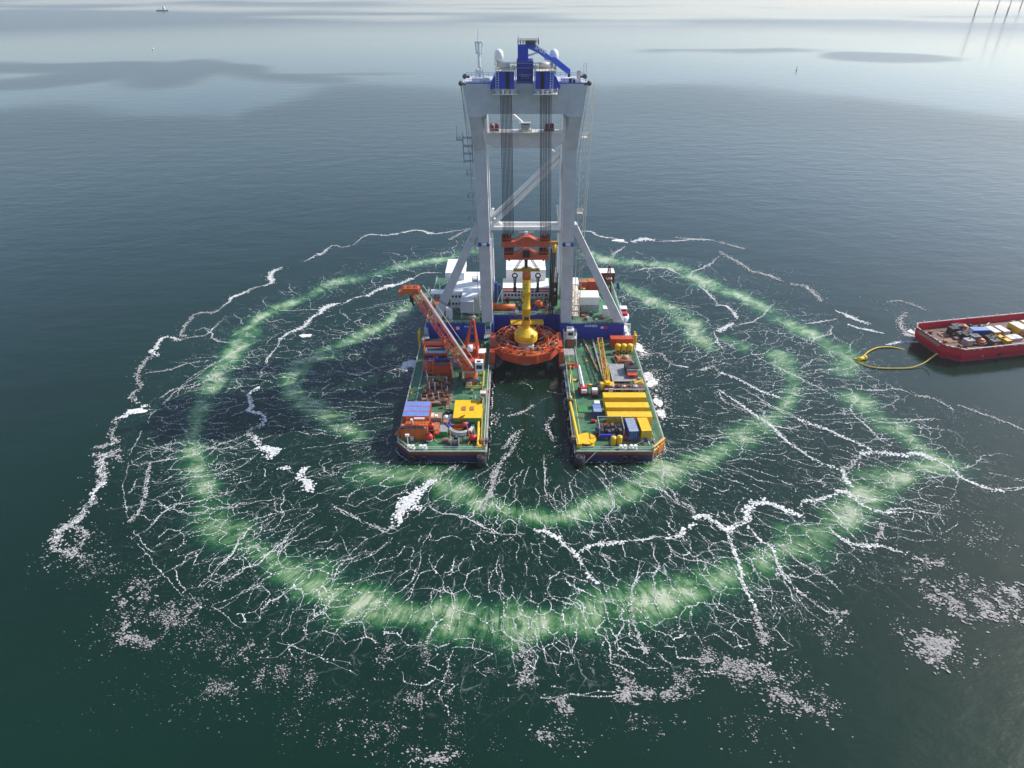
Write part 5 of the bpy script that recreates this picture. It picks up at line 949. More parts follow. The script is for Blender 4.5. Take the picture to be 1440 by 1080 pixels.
# rope coil
cxy = at(648,614)[:2]
t = Thing('hose_coil', 'big pale coil of hose lying in a ring on the left bow', 'hose coil', (*cxy,3))
q = t.part('coil', M.tarp, None, True)
for k in range(6): q.torus((.1*(k%3),.08*(k%2),.25+.32*(k%3)),3.9-.26*k*.6,.2,n=40,m=6)
q = t.part('inner_frame', M.orange); q.torus((-.6,.2,.6),1.7,.16,n=20,m=6)
for a in range(4): q.bar((-.6,.2,.3),(-.6+1.7*math.cos(a*1.57),.2+1.7*math.sin(a*1.57),.6),.1,4)
t = Thing('davit', 'orange davit with a round winch standing inside the hose coil', 'davit', (*at(647,612)[:2],3)); q = t.part('post', M.orange); q.bar((0,0,0),(0,0,3.0),.28,8); q.bar((0,0,3.0),(1.6,.4,3.6),.22,6); q = t.part('winch', M.redor, None, True); q.bar((.7,-.6,1.2),(2.2,-.6,1.2),.9,14); q = t.part('foot', M.orange); q.box(-.8,.8,-.8,.8,0,.3)
t = Thing('bow_roller', 'red winch at the inner front corner of the left hull', 'winch', (*at(666,632)[:2],3)); q = t.part('drum', M.red, None, True); q.bar((-1.0,0,1),(1.0,0,1),.85,14); q = t.part('frame', M.redor); q.box(-1.2,-1.0,-1,1,0,1.9); q = t.part('frame', M.redor); q.box(1.0,1.2,-1,1,0,1.9); q = t.part('lever', M.redor); q.bar((-1,-.4,1.8),(-1.6,.5,4.6),.2,5)
t = Thing('truss_frame', 'dark blue lattice truss standing behind the yellow roof', 'truss', (*at(662,556)[:2],3)); q = t.part('truss', M.hullblue)
P_ = [(-4.4,-1,0),(-2.6,0,2.6),(0,0,3.4),(2.4,0,2.6),(3.6,-1,0)]
for a, b in zip(P_,P_[1:]): q.bar(a,b,.18,5)
for a, b in ((1,0),(2,4),(2,0),(3,4)): q.bar(P_[a],(P_[b][0]*.5,1.6,0),.12,4)
q = t.part('blue_panel', M.contblue); q.hexa([(.6,.1,2.5),(2.2,.1,2.1),(2.2,.3,2.1),(.6,.3,2.5)],[(.6,.1,3.2),(2.2,.1,2.8),(2.2,.3,2.8),(.6,.3,3.2)])
q = t.part('motor', M.cream); q.box(-1.2,.4,-.6,.8,0,1.7)
t = Thing('basket_davit', 'pale grey framed gangway basket on a post beside the gripper', 'gangway basket', (*at(687,494)[:2],3)); q = t.part('frame', M.rail)
for x in (-.9,.9):
    for y in (-.6,2.2): q.bar((x,y,2.4),(x,y,7.0),.11,4)
q.rail([(-.9,-.6,4.4),(.9,-.6,4.4)],1.2,.9,.08)
for x in (-.9,.9): q.bar((x,-.6,6.9),(x,2.2,6.9),.11,4)
q.bar((-.9,-.6,4.4),(.9,-.6,4.4),.11,4); q = t.part('floor', M.steel); q.box(-1.4,1.0,-.8,2.4,2.3,2.5); q = t.part('post', M.rail); q.bar((.4,0,0),(.4,0,2.3),.22,6); q = t.part('roof', M.green); q.box(-.9,.9,-.6,2.2,6.9,7.05)
# left bow odds and ends: name, label, cat, px, py, builder
def odd(name, label, cat, px, py, parts, z=3.0, rz=0):
    t = Thing(name, label, cat, (*at(px, py, z)[:2], z), rz)
    for nm, mat, kind, *a in parts:
        q = t.part(nm, mat, None, kind in ('cyl','ball'))
        if kind == 'box': q.box(*a)
        elif kind == 'cyl': q.cyl(*a)
        elif kind == 'ball': q.ball(*a)
        elif kind == 'bar': q.bar(*a)
        elif kind == 'rail': q.rail(*a)
    return t
odd('marker_buoy','red mooring buoy behind the front crates on the left bow','buoy',607,604,[('float',M.red,'ball',0,0,1.1,1.15),('top_ring',M.dred,'cyl',0,0,2.1,2.5,.3,8)])
odd('marker_buoy','red and white mooring buoy nearest the bow rail of the left hull','buoy',604,619,[('float',M.red,'ball',0,0,1.1,1.15),('base',M.white,'cyl',0,0,0,.5,.9,12),('top_ring',M.dred,'cyl',0,0,2.1,2.5,.3,8)])
odd('tool_crate','brown crate with white lids behind the red buoys','crate',610,592,[('body',M.tan,'box',-2.3,2.3,-1.4,1.4,0,2.0),('lid',M.cream,'box',-1.6,.2,-1.0,.9,2.0,2.15),('lid',M.white,'box',.5,1.3,-1.0,0,2.0,2.3)])
odd('bag_pile','heap of white sacks beside the yellow roofed workshop','sacks',632,591,[('sack',M.white,'ball',-.9,0,.7,1.0),('sack',M.white,'ball',.5,.4,.7,1.0),('sack',M.white,'ball',0,-.8,.6,.85),('skip',M.black,'box',-2,2.1,-1.6,1.5,0,.7)])
odd('skip','open dark skip below the white sacks','skip',630,600,[('body',M.dgrey,'box',-1.8,1.8,-1.0,1.2,0,1.5),('rim',M.steel,'box',-1.9,1.9,-1.1,-.95,1.35,1.55),('load',M.brown,'box',-1.2,.9,-.6,.8,1.5,1.9)])
odd('green_crate','flat green crate left of the hose coil','crate',622,609,[('body',M.green,'box',-1.6,1.6,-1.7,1.7,0,1.5),('lid',M.grey,'box',-1.5,1.5,-1.6,1.6,1.5,1.62)])
odd('orange_rack','upright orange rack left of the green crate','rack',615,612,[('post',M.orange,'bar',(-.6,-1.6,0),(-.6,-1.6,3.2),.16,5),('post',M.orange,'bar',(.6,1.6,0),(.6,1.6,3.2),.16,5),('shelf',M.redor,'box',-.7,.7,-1.7,1.7,1.6,1.8),('shelf',M.brown,'box',-.7,.7,-1.7,1.7,2.9,3.1)])
odd('gas_rack','tall rack of blue gas bottles at the top of the hose coil','gas bottles',631,603.5,[('bottle',M.blue,'cyl',-.5,0,0,1.9,.4,10),('bottle',M.blue,'cyl',.4,.2,0,1.9,.4,10),('bottle',M.purple,'cyl',0,-.7,0,1.9,.4,10),('frame',M.rail,'box',-1,1,-1.1,.7,.5,.6)])
odd('work_light','pale floodlight mast at the left bow corner','light mast',574,627,[('pole',M.rail,'bar',(0,0,0),(0,0,3.4),.12,6),('lamp',M.white,'box',-.5,.5,-.3,.3,3.2,3.8),('foot',M.grey,'box',-.5,.5,-.5,.5,0,.3)])
odd('mooring_drum','grey cable drum between the hose coil and the bow rail','drum',640,626,[('drum',M.dgrey,'bar',(-.9,0,.9),(.9,0,.9),.8,14),('flange',M.steel,'bar',(-1.1,0,.9),(-.95,0,.9),1.1,16),('flange',M.steel,'bar',(.95,0,.9),(1.1,0,.9),1.1,16)])
odd('pump','small brown pump set left of the mooring drum','pump',628,622,[('motor',M.brown,'bar',(-.9,0,.8),(.6,0,.8),.55,12),('base',M.dgrey,'box',-1.2,1.2,-.7,.7,0,.3),('pipe',M.rail,'bar',(.6,0,.8),(1.4,.4,1.5),.16,6)])
odd('blue_barrel','blue plastic barrel right of the davit','barrel',657,601,[('drum',M.blue,'cyl',0,0,0,1.6,.6,14),('lid',M.white,'cyl',0,0,1.6,1.75,.55,14)])
odd('orange_bin','open orange bin behind the davit winch','bin',645,600,[('body',M.orange,'box',-1.2,1.2,-.8,.8,0,1.5),('load',M.black,'box',-1,1,-.6,.6,1.5,1.55)])
odd('deck_box','dark locker behind the hose coil at the workshop wall','locker',659,599,[('body',M.dgrey,'box',-1.6,1.6,-.6,.6,0,1.4),('lid',M.black,'box',-1.65,1.65,-.65,.65,1.4,1.5)])
odd('yellow_spar','long yellow boom lying along the inner edge of the left bow','boom',673.5,606,[('tube',M.yellow,'bar',(.0,-7.6,.7),(-.3,8,2.6),.35,8),('tube',M.ochre,'bar',(.9,-7,.5),(.7,8,2.2),.2,8),('rest',M.yellow,'box',-.5,1.2,-7.8,-7.2,0,.6),('rest',M.yellow,'box',-.6,1,7.4,8,0,2.2)])
odd('mooring_winch','brown mooring winch at the inner rail near the yellow boom','winch',679,624,[('drum',M.brown,'bar',(-.7,0,.9),(.7,0,.9),.75,12),('base',M.ochre,'box',-1,1,-1,1,0,.4),('gearbox',M.dgrey,'box',.7,1.2,-.6,.6,.4,1.6)])
odd('light_tower','pale grey box on a post at the corner of the yellow roof','light tower',680,574,[('post',M.rail,'bar',(0,0,0),(0,0,4.4),.2,6),('box',M.tarp,'box',-.9,.9,-.7,.9,4.4,5.6),('lens',M.brown,'box',-.6,.6,-.74,-.7,4.6,5.3)])
odd('vent_pair','two small yellow vents on the green deck left of the rusty cradle','vents',579,554,[('vent',M.yellow,'cyl',0,-.5,0,.7,.35,10),('vent',M.yellow,'cyl',.1,.9,0,.7,.35,10)])
odd('tool_box','orange tool box by the inner rail behind the truss','tool box',684,552,[('body',M.orange,'box',-.8,.8,-.5,.5,0,1.1),('lid',M.tan,'box',-.82,.82,-.52,.52,1.1,1.2)])
odd('guard_frame','yellow guard frame around the foot of the orange crane','guard rail',676,540,[('rail',M.yrail,'rail',[(-4.5,-3.2,0),(1,-3.2,0),(1,6,0)],1.3,1.6,.09)])
odd('cable_stack','pale bundle of cables in front of the orange tank','cables',620,525,[('bundle',M.tarp,'bar',(-4,0,.4),(3.6,.6,.4),.3,6),('bundle',M.cream,'bar',(-3,-1,.4),(4,-.4,.9),.22,6),('bundle',M.tan,'bar',(-2.2,.8,.7),(3.4,1.3,.5),.25,6),('clamp',M.white,'box',.6,1.5,-1.1,1.2,0,1.3)])
odd('valve_block','grey valve manifold between the crane foot and the power packs','manifold',643,515,[('block',M.grey,'box',-1.6,1.4,-1.2,1.6,0,1.8),('pipe',M.cream,'bar',(-2.2,-.8,2),(2,-.4,2.4),.18,6),('pipe',M.steel,'bar',(-1,-1.4,.8),(-1,2,2.8),.16,6),('wheel',M.white,'cyl',.4,.4,1.8,2.3,.5,10)])
odd('hose_reel','dark hose reel beside the crane foot','hose reel',648,531,[('reel',M.dred,'bar',(-.5,0,1.1),(.5,0,1.1),1.0,14),('stand',M.brown,'box',-.8,.8,-.5,.5,0,.3)])
odd('tyre_stack','black rubber tyre stack at the end of the timber pallet','tyres',631,584,[('tyre',M.black,'cyl',0,0,0,.6,.95,14),('tyre',M.black,'cyl',.1,.1,.62,1.2,.95,14),('core',M.grey,'cyl',.1,.1,1.2,1.26,.45,10)])
# right hull
def pt(px, py, z=3.0): return at(px, py, z)[:2]
t = Thing('landing_disc', 'flat round yellow landing platform at the inner front corner of the right hull', 'platform', (*pt(825,617,4),3)); 
q = t.part('disc', M.yellow, None, False); q.prism([(2.55*math.cos(a*math.pi/24),2.55*math.sin(a*math.pi/24)) for a in range(-8,40)]+[(0.0,-.6)],.9,1.15)
for a in range(5): q = t.part('foot', M.ochre); q.cyl(2*math.cos(a*1.26+.5),2*math.sin(a*1.26+.5),0,.9,.18,6)
q = t.part('step', M.yellow); q.box(.3,1.9,-2.5,-1.0,.3,.5)
odd('yellow_pipe','long yellow pipe lying along the inner edge of the right hull','pipe',807,600,[('tube',M.yellow,'bar',(.6,-9.6,.8),(-.6,9.8,2.4),.42,10),('flange',M.yellow,'box',.0,1.4,-10.0,-9.4,0,1.4),('saddle',M.dgrey,'box',-1.2,.4,9,10.2,0,3.0),('lantern',M.yrail,'cyl',-.4,9.6,3,3.9,.45,10)])
odd('bollard_box','dark mooring unit beside the yellow landing disc','mooring unit',807,621,[('body',M.dgrey,'box',-.9,.7,-.8,.8,0,1.2),('drum',M.brown,'bar',(-.7,0,1.4),(.5,0,1.4),.5,10)])
for k, (px, py) in enumerate(((862,622),(870.5,621))):
    t = Thing('yellow_tank', ('left', 'right')[k]+' one of the two upright yellow tanks at the front rail', 'tank', (*pt(px,py+3),3), 0, 'upright yellow tanks at the front rail'); q = t.part('shell', M.yellow, None, True); q.lathe(0,0,[(.7,0),(.74,.1),(.74,2.3),(.7,2.5),(.1,2.55)],20); q = t.part('cap', M.yrail); q.cyl(0,0,2.5,2.7,.25,10)
    for z in (.8,1.6): q = t.part('hoop', M.ochre); q.cyl(0,0,z,z+.08,.77,20)
t = Thing('compressor_skid', 'open compressor skid of dark pipes and engines on a blue base', 'compressor', (*pt(858,609),3))
q = t.part('base', M.darkblue); q.box(-3.4,3.2,-3.0,2.8,0,.5); q = t.part('blue_panel', M.blue); q.box(-3.3,1.2,-3.05,-2.6,.5,1.6)
for k in range(12): q = t.part('engine', random.choice([M.black,M.dgrey,M.black,M.rusty])); x,y=-2.8+(k%6)*1.0,-1.8+(k//6)*2.0; q.box(x,x+.8,y,y+1.4,.5,1.6+random.random()); 
for k in range(12): q = t.part('pipe', random.choice([M.dgrey,M.steel,M.redor,M.black])); x,y=random.uniform(-3,2.4),random.uniform(-2.2,2); q.bar((x,y,2.2),(x+random.uniform(-1,1),y+random.uniform(-1,1),2.9),.13,6)
for p in ((-3.4,-3),(3.2,-3),(3.2,2.8),(-3.4,2.8)): q = t.part('frame_post', M.grey); q.box(p[0]-.1,p[0]+.1,p[1]-.1,p[1]+.1,.5,3.6)
q = t.part('frame_top', M.grey); q.box(-3.5,3.3,2.7,2.9,3.5,3.7); q.box(-3.5,-3.3,-3.1,2.7,3.5,3.7); q.box(3.1,3.3,-3.1,2.7,3.5,3.7)
t = Thing('cylinder_rack', 'rack of dark red gas cylinders left of the blue grey container', 'gas cylinders', (*pt(880,611),3))
for k in range(8): q = t.part('cylinder', M.red if k%3 else M.dred, None, True); q.cyl(-.45+.9*(k%2),-2.6+1.4*(k//2),0,1.8,.38,10)
q = t.part('cage', M.grey); q.rail([(-1,-3.2,0),(1,-3.2,0),(1,2.4,0),(-1,2.4,0),(-1,-3.2,0)],1.2,1.4,.06)
odd('tool_cabinet','blue tool cabinet with pale lids left of the long yellow containers','cabinet',839,583,[('body',M.darkblue,'box',-1.1,1.1,-1.9,1.7,0,2.2),('lid',M.contgrey,'box',-1.15,1.15,-1.95,-.2,2.2,2.35),('lid',M.contblue,'box',-1.15,1.15,-.1,1.75,2.2,2.35)])
odd('white_cabinet','small white cabinet behind the blue tool cabinet','cabinet',839,572,[('body',M.white,'box',-.8,.8,-.8,.8,0,1.7),('door',M.grey,'box',-.6,.6,-.84,-.8,.2,1.4)])
odd('red_pump','little red pump standing alone on the green deck','pump',834,594,[('motor',M.red,'bar',(-.6,0,.6),(.5,0,.6),.45,10),('base',M.dred,'box',-.7,.7,-.5,.5,0,.2)])
odd('site_truck','small white and black forklift left of the long yellow containers','forklift',836,556,[('cab',M.white,'box',-.8,.8,-.6,.9,1.0,2.3),('chassis',M.black,'box',-.9,.9,-1.7,1.2,.3,1.0),('counterweight',M.dred,'box',-.8,.8,-1.7,-.9,1.0,1.5),('wheel',M.black,'bar',(-1.0,-1.1,.45),(1.0,-1.1,.45),.45,12),('wheel',M.black,'bar',(-1.0,.8,.45),(1.0,.8,.45),.45,12),('mast',M.black,'box',-.6,.6,1.2,1.4,.2,2.8)])
t = Thing('boom_lift', 'red boom lift with a long white arm raised toward the blue wall', 'boom lift', (*pt(820,552),3))
q = t.part('chassis', M.red); q.box(-1.1,1.1,-1.9,1.9,.6,1.3); q = t.part('turret', M.red); q.box(-.9,.9,-1.7,.8,1.3,2.6); q = t.part('counterweight', M.white); q.box(-.8,.8,-2.4,-1.7,1.3,2.3)
for x in (-1.3,1.3):
    for y in (-1.3,1.3): q = t.part('wheel', M.black); q.bar((x-.2,y,.6),(x+.2,y,.6),.6,14)
q = t.part('arm', M.white); q.bar((-.1,-.8,2.5),(-.8,8.4,4.6),.33,6); q = t.part('jib', M.cream, None); q.bar((-.8,8.4,4.6),(-1.3,10.2,3.8),.2,6); q = t.part('basket', M.redor); q.box(-2.6,-.4,10,11.2,2.8,3.0); q.rail([(-2.6,10,3),(-.4,10,3),(-.4,11.2,3),(-2.6,11.2,3),(-2.6,10,3)],1.1,.8,.06)
t = Thing('control_cabin', 'white control cabin with dark window on a raised platform beside the gripper', 'control cabin', (*pt(801,487),3))
q = t.part('cabin', M.white); q.hexa([(-1.3,-1.2,4.0),(1.3,-1.2,4.0),(1.3,1.6,4.0),(-1.3,1.6,4.0)],[(-1.2,-1.4,6.8),(1.2,-1.4,6.8),(1.2,1.6,6.8),(-1.2,1.6,6.8)])
w_ = t.part('window', M.glass, q); w_.box(-.85,.85,-1.5,-1.25,4.9,6.0); w_ = t.part('roof_unit', M.steel, q); w_.box(-.6,.5,-.6,.4,6.8,7.2)
q = t.part('platform', M.cream); q.box(-2.1,2.1,-2.0,3.0,3.7,4.0); q = t.part('guard_rail', M.rail); q.rail([(-2.1,-2,4),(-2.1,3,4)],1.2,1,.08); q.rail([(2.1,-2,4),(2.1,3,4)],1.2,1,.08); q = t.part('support', M.brown); q.box(-1.2,1.2,-1.2,1.4,0,3.7)
for p in ((-2,-1.9),(2,-1.9),(2,2.9),(-2,2.9)): q = t.part('leg', M.rail); q.bar((*p,0),(*p,3.7),.15,5)
odd('steel_gantry','pale open steel frame in front of the white control cabin','frame',799,505,[('post',M.tarp,'bar',(-1.6,-2,0),(-1.6,-2,2.6),.14,5),('post',M.tarp,'bar',(1.6,-2,0),(1.6,-2,2.6),.14,5),('post',M.tarp,'bar',(-1.6,2,0),(-1.6,2,2.6),.14,5),('post',M.tarp,'bar',(1.6,2,0),(1.6,2,2.6),.14,5),('deck',M.grey,'box',-1.8,1.8,-2.2,2.2,2.6,2.75),('rail',M.rail,'rail',[(-1.8,-2.2,2.7),(1.8,-2.2,2.7)],1.1,.9,.07)])
odd('edge_winch','red brown winch at the inner rail below the open frame','winch',801,517,[('drum',M.brown,'bar',(-.8,0,1),(.8,0,1),.8,12),('base',M.dgrey,'box',-1.1,1.1,-1,1,0,.4),('motor',M.redor,'box',.8,1.5,-.5,.5,.4,1.5)])
for k, (p, q2, r, mat, lab) in enumerate([((820,479),(841,524),.32,M.tan,'leftmost long tan skid rail on the right hull'),((833,479),(851,545),.34,M.grey,'grey skid rail just left of the yellow lattice crane'),((847,500),(873,547),.30,M.tan,'tan skid rail right of the yellow lattice crane'),((862,503),(881,545),.30,M.grey,'short grey skid rail beside the dark machinery')]):
    A, B = pt(*p), pt(*q2); t = Thing('skid_rail', lab, 'skid rail', (*B,3), 0, 'skid rails along the right hull deck'); v = (A[0]-B[0],A[1]-B[1])
    q = t.part('beam', mat); q.bar((0,0,.5),(v[0],v[1],.5),r,4)
    for s_ in (.1,.5,.9): q = t.part('sleeper', M.rusty); q.box(v[0]*s_-.7,v[0]*s_+.7,v[1]*s_-.25,v[1]*s_+.25,0,.3)
for k, px in enumerate((868,876.5,885)):
    t = Thing('short_tank', ['left','middle','right'][k]+' one of the three short yellow tanks in front of the orange red container', 'tank', (*pt(px,496),3), 0, 'short yellow tanks by the orange red container'); q = t.part('shell', M.yellow, None, True); q.lathe(0,0,[(.3,.3),(.95,.5),(1.0,.9),(1.0,2.7),(.9,3.1),(.3,3.3)],18); q = t.part('foot', M.ochre); q.box(-.7,.7,-.7,.7,0,.4); q = t.part('manhole', M.black); q.box(-.3,.3,-1.06,-.94,.8,1.4)
odd('curved_duct','orange brown curved chute in front of the short yellow tanks','chute',877,508,[('floor',M.brown,'box',-2.4,2.6,-1.6,2.4,.3,.7),('lip',M.orange,'bar',(-2.6,2.2,1),(-1.8,-2.0,1.4),.35,8),('lip',M.orange,'bar',(-1.8,-2.0,1.4),(2.4,-2.6,1.4),.35,8),('pile',M.tan,'ball',.6,.8,.6,1.3)])
odd('equipment_deck','grey raised equipment platform on the outer side of the right hull','platform',876,531,[('top',M.grey,'box',-4.0,3.4,-5.2,5.5,1.6,1.85),('edge',M.steel,'box',-4.1,-3.9,-5.3,5.6,1.5,2.0),('leg',M.dgrey,'box',-3.6,-3.2,-4.8,-4.4,0,1.6),('leg',M.dgrey,'box',2.6,3.0,-4.8,-4.4,0,1.6),('leg',M.dgrey,'box',2.6,3.0,4.4,4.8,0,1.6)])
odd('diesel_engine','black diesel engine on the grey platform','engine',887,522,[('block',M.black,'box',-1.9,1.7,-1.8,2.2,0,2.2),('intake',M.dgrey,'cyl',.3,.8,2.2,3.0,.6,12),('exhaust',M.rusty,'bar',(-1,-1,2.2),(-1.4,-.6,3.6),.2,6),('radiator',M.grey,'box',-1.7,1.5,-2.2,-1.8,.2,1.9)],4.85)
odd('red_generator','small red generator in front of the black engine','generator',889,530,[('body',M.redor,'box',-1.5,1.5,-.8,.8,0,1.1),('panel',M.dred,'box',-1.1,.4,-.85,-.8,.3,.9)],4.85)
odd('white_hoop','pale hoop of hose at the outer rail beside the red generator','hose',898,529,[('loop',M.tarp,'bar',(-.8,0,.2),(-.6,0,2.2),.2,6),('loop',M.tarp,'bar',(-.6,0,2.2),(.6,0,2.2),.2,6),('loop',M.tarp,'bar',(.6,0,2.2),(.9,0,.2),.2,6)],4.0)
odd('yellow_winch','yellow winch frame at the outer end of the dark red frame','winch',897,545,[('drum',M.ochre,'bar',(-1.1,0,1.3),(1.1,0,1.3),1.1,14),('frame',M.yellow,'box',-1.4,-1.1,-1.2,1.2,0,2.2),('frame',M.yellow,'box',1.1,1.4,-1.2,1.2,0,2.2),('bar',M.yellow,'bar',(-1.3,-1,2.2),(1.3,1,2.4),.16,5)])
t = Thing('steel_trestle', 'dark red steel frame spanning behind the long yellow containers', 'steel frame', (34.0,172.2,3.6))
q = t.part('beam', M.dred); q.box(-6.4,6.2,-.4,.4,1.6,2.2); q = t.part('lower_beam', M.dred); q.box(-6.4,6.2,-.3,.3,.2,.6)
for k in range(7): q = t.part('upright', M.rusty); x=-6.1+k*2.0; q.box(x-.15,x+.15,-.3,.3,.6,1.6)
q = t.part('deck_plate', M.rusty); q.box(-6.3,6.0,.4,3.4,1.2,1.5); q = t.part('front_pipe', M.rail); q.bar((-6.2,-.6,2.0),(6.0,-.6,2.0),.12,5)
rs = random.Random(11)
labs = ['rusty valve block at the left end of the dark red frame','second rusty valve block along the dark red frame','black valve block left of centre on the dark red frame','ochre valve block at the centre of the dark red frame','dark valve block right of centre on the dark red frame','grey valve block near the right end of the dark red frame']
for k, lb_ in enumerate(labs):
    mat = [M.rusty,M.rusty,M.black,M.ochre,M.dgrey,M.grey][k]
    odd('valve_block', lb_, 'valve block', 853+k*8, 549, [('body',mat,'box',-.7,.7,-.6,.8,0,1.2+.2*(k%3)),('wheel',M.cream if k%2 else M.dred,'cyl',0,0,1.4,1.7,.4,10),('pipe',mat,'bar',(-.9,-.3,.9),(1.1,.4,1.5),.14,6)], 4.5)
odd('small_hatch_crate','white tarpaulin bundle at the foot of the yellow lattice crane','bundle',857,547,[('bundle',M.white,'ball',0,0,.6,.8),('pallet',M.tan,'box',-1,1,-.8,.8,0,.2)],4.5)
odd('pipe_bundle','pink and grey pipes lying in the channel right of the yellow lattice crane','pipes',853,517,[('pipe',M.brown,'bar',(-.6,-5,.5),(-1.6,5,.5),.25,8),('pipe',M.purple,'bar',(.1,-5,.5),(-1.0,5.4,.5),.22,8),('pipe',M.tarp,'bar',(.8,-4,.5),(-.3,5,.5),.18,8)])
odd('deck_hatch','dark green square hatch cover on the right hull deck','hatch',820,576,[('cover',M.green,'box',-1.5,1.2,-1.5,1.3,0,.22),('coaming',M.dgrey,'box',-1.6,1.3,-1.6,1.4,0,.12)])
odd('spot_lamp','small yellow lamp post by the inner rail above the yellow pipe','lamp post',801,532,[('post',M.yrail,'bar',(0,-3,0),(.3,3,2.2),.16,6),('head',M.yellow,'ball',.3,3,2.4,.4)])
# aft odds
t = Thing('lattice_mast', 'red lattice mast at the right stern', 'lattice mast', (36.0,234,9.06)); q = t.part('mast', M.dred); q.lattice((0,0,0),(-.2,0,11),(1,0,0),2.2,2.2,.5,.5,7,.16,.09); q = t.part('top_pole', M.rail); q.bar((-.2,0,11),(-.2,0,14.5),.12,5); q = t.part('platform', M.cream); q.box(-1,1,-1,1,6,6.15)
t = Thing('flag', 'dark blue flag on a pole at the right stern', 'flag', (39.6,238,3)); q = t.part('pole', M.rail); q.bar((0,0,0),(0,0,9),.08,5); q = t.part('cloth', M.darkblue); q.hexa([(0,-.05,6.2),(1.5,-.3,6.0),(1.5,-.24,6.0),(0,.01,6.2)],[(0,-.05,8.8),(.9,-.25,8.4),(.9,-.19,8.4),(0,.01,8.8)])
def boat_hull(q, L, W, H):
    rings = []
    for i in range(9):
        t_ = i/8; x = -L/2+L*t_; w_ = W/2*max(.08, math.sin(math.pi*min(1,max(0,(t_*.92+.08))))**.5)
        rings.append([(x,-w_,H),(x,-w_*.8,H*.35),(x,0,0),(x,w_*.8,H*.35),(x,w_,H),(x,w_*.55,H*1.35),(x,-w_*.55,H*1.35)])
    q.loft(rings)
t = Thing('lifeboat', 'enclosed orange lifeboat hanging under a white davit at the left side', 'lifeboat', (-26.4,219.5,10.2), R(90)); q = t.part('hull', M.orange, None, True); boat_hull(q,7,3.4,2.2); q = t.part('canopy', M.redor); q.box(-2,1.8,-.9,.9,2.6,3.2)
t2 = Thing('boat_davit', 'white davit frame over the orange lifeboat', 'davit', (-26.4,219.5,9.06)); q = t2.part('roof', M.white); q.box(-2.6,2.4,1.4,5,5.4,5.7); q = t2.part('post', M.white); q.bar((-1.9,3.8,0),(-1.9,3.8,5.4),.2,6); q = t2.part('post', M.white); q.bar((1.9,3.8,0),(1.9,3.8,5.4),.2,6); q = t2.part('arm', M.gantry); q.bar((-2.4,-3.6,0),(-2.2,-3.2,4.2),.2,6)
t = Thing('rescue_boat', 'white rescue boat with red cover on the right side of the stern', 'rescue boat', (40.2,221,4.6), R(90)); q = t.part('hull', M.white, None, True); boat_hull(q,9,3.8,2.0); q = t.part('cover', M.red); q.box(-2.8,-.6,-1.1,1.1,2.5,3.6); q = t.part('wheelhouse', M.white); q.box(-.4,2.2,-1.2,1.2,2.5,4.4); w_ = t.part('window', M.glass, q); w_.box(-.46,-.38,-.9,.9,3.2,4.0)
t = Thing('boat_cradle', 'white framed cradle with arched legs under the rescue boat', 'cradle', (40.2,219,3.1)); q = t.part('beam', M.white); q.box(-1.8,1.8,-4.6,-4.2,2.4,2.8)
for x in (-1.7,1.7):
    for y in (-4.4,4.6): q = t.part('leg', M.white); q.bar((x,y,0),(x*.9,y,2.4),.2,6)
q = t.part('slipway', M.rail); q.box(-.4,.6,-15,-4.6,0,.4)
#@@OTHERS
# ================================================================ RED BARGE, HOSE, FAR THINGS
hd = R(11.0); O = Vector((144.2, 206.4, 0))
RB = Thing('red_barge', 'red cargo barge with a brown stern ramp at the right edge of the picture', 'barge', O, hd)
outl = [(0,7.2),(0,-6.4),(4.4,-10.2),(78,-10.2),(78,10.2),(2.6,10.2)]
def inset(d): return [(0+d,7.2-d*.6),(0+d,-6.4+d*.6),(4.4+d*.4,-10.2+d),(78-d,-10.2+d),(78-d,10.2-d),(2.6+d*.4,10.2-d)]
q = RB.part('hull', M.shipred); low = [(1.0,6.8),(1.0,-6),(5.4,-9.7),(75,-9.7),(75,9.7),(3.4,9.7)]
q.loft([[(x,y,-1.5) for x,y in low[::-1]],[(x,y,.3) for x,y in low[::-1]],[(x,y,2.6) for x,y in outl[::-1]]])
bh = q; bl_ = RB.part('bulwark', M.shipred)
ou, inn = outl, inset(.35)
for i in range(len(ou)):
    j = (i+1) % len(ou); a, b, c, d_ = ou[i], ou[j], inn[j], inn[i]
    bl_.hexa([(*a,2.6),(*b,2.6),(*c,2.6),(*d_,2.6)], [(*a,5.0),(*b,5.0),(*c,5.0),(*d_,5.0)])
cp = RB.part('capping', M.tarp, bl_)
for i in (2,4):
    a, b = ou[i], ou[(i+1)%6]; cp.bar((*a,5.06),(*b,5.06),.2,4)
cp2 = RB.part('stern_capping', M.dred, bl_)
for i in (0,1,5):
    a, b = ou[i], ou[(i+1)%6]; cp2.bar((*a,5.06),(*b,5.06),.22,4)
dk = RB.part('deck', M.rusty); dk.prism(inset(.36)[::-1], 2.3, 2.62)
wl = RB.part('waterline_band', M.dgrey, bh); wl.loft([[(x*1.0-.03,y*1.005,.02) for x,y in low[::-1]],[(x-.06,y*1.006,.32) for x,y in low[::-1]]])
rp = RB.part('stern_ramp', M.brown); rp.hexa([(-1.0,5.4,4.0),(-1.0,-5.0,4.0),(.1,-5.0,4.4),(.1,5.4,4.4)],[(-1.1,5.4,4.3),(-1.1,-5.0,4.3),(.1,-5.0,4.9),(.1,5.4,4.9)])
fd = RB.part('fender_hole', M.black, bh); fd.bar((19.5,-10.28,1.6),(19.5,-9.9,1.6),.65,14)
dm = RB.part('draft_mark', M.white, bh); dm.box(12.5,12.9,-10.26,-10.1,1.6,1.9); 
rs = random.Random(4)
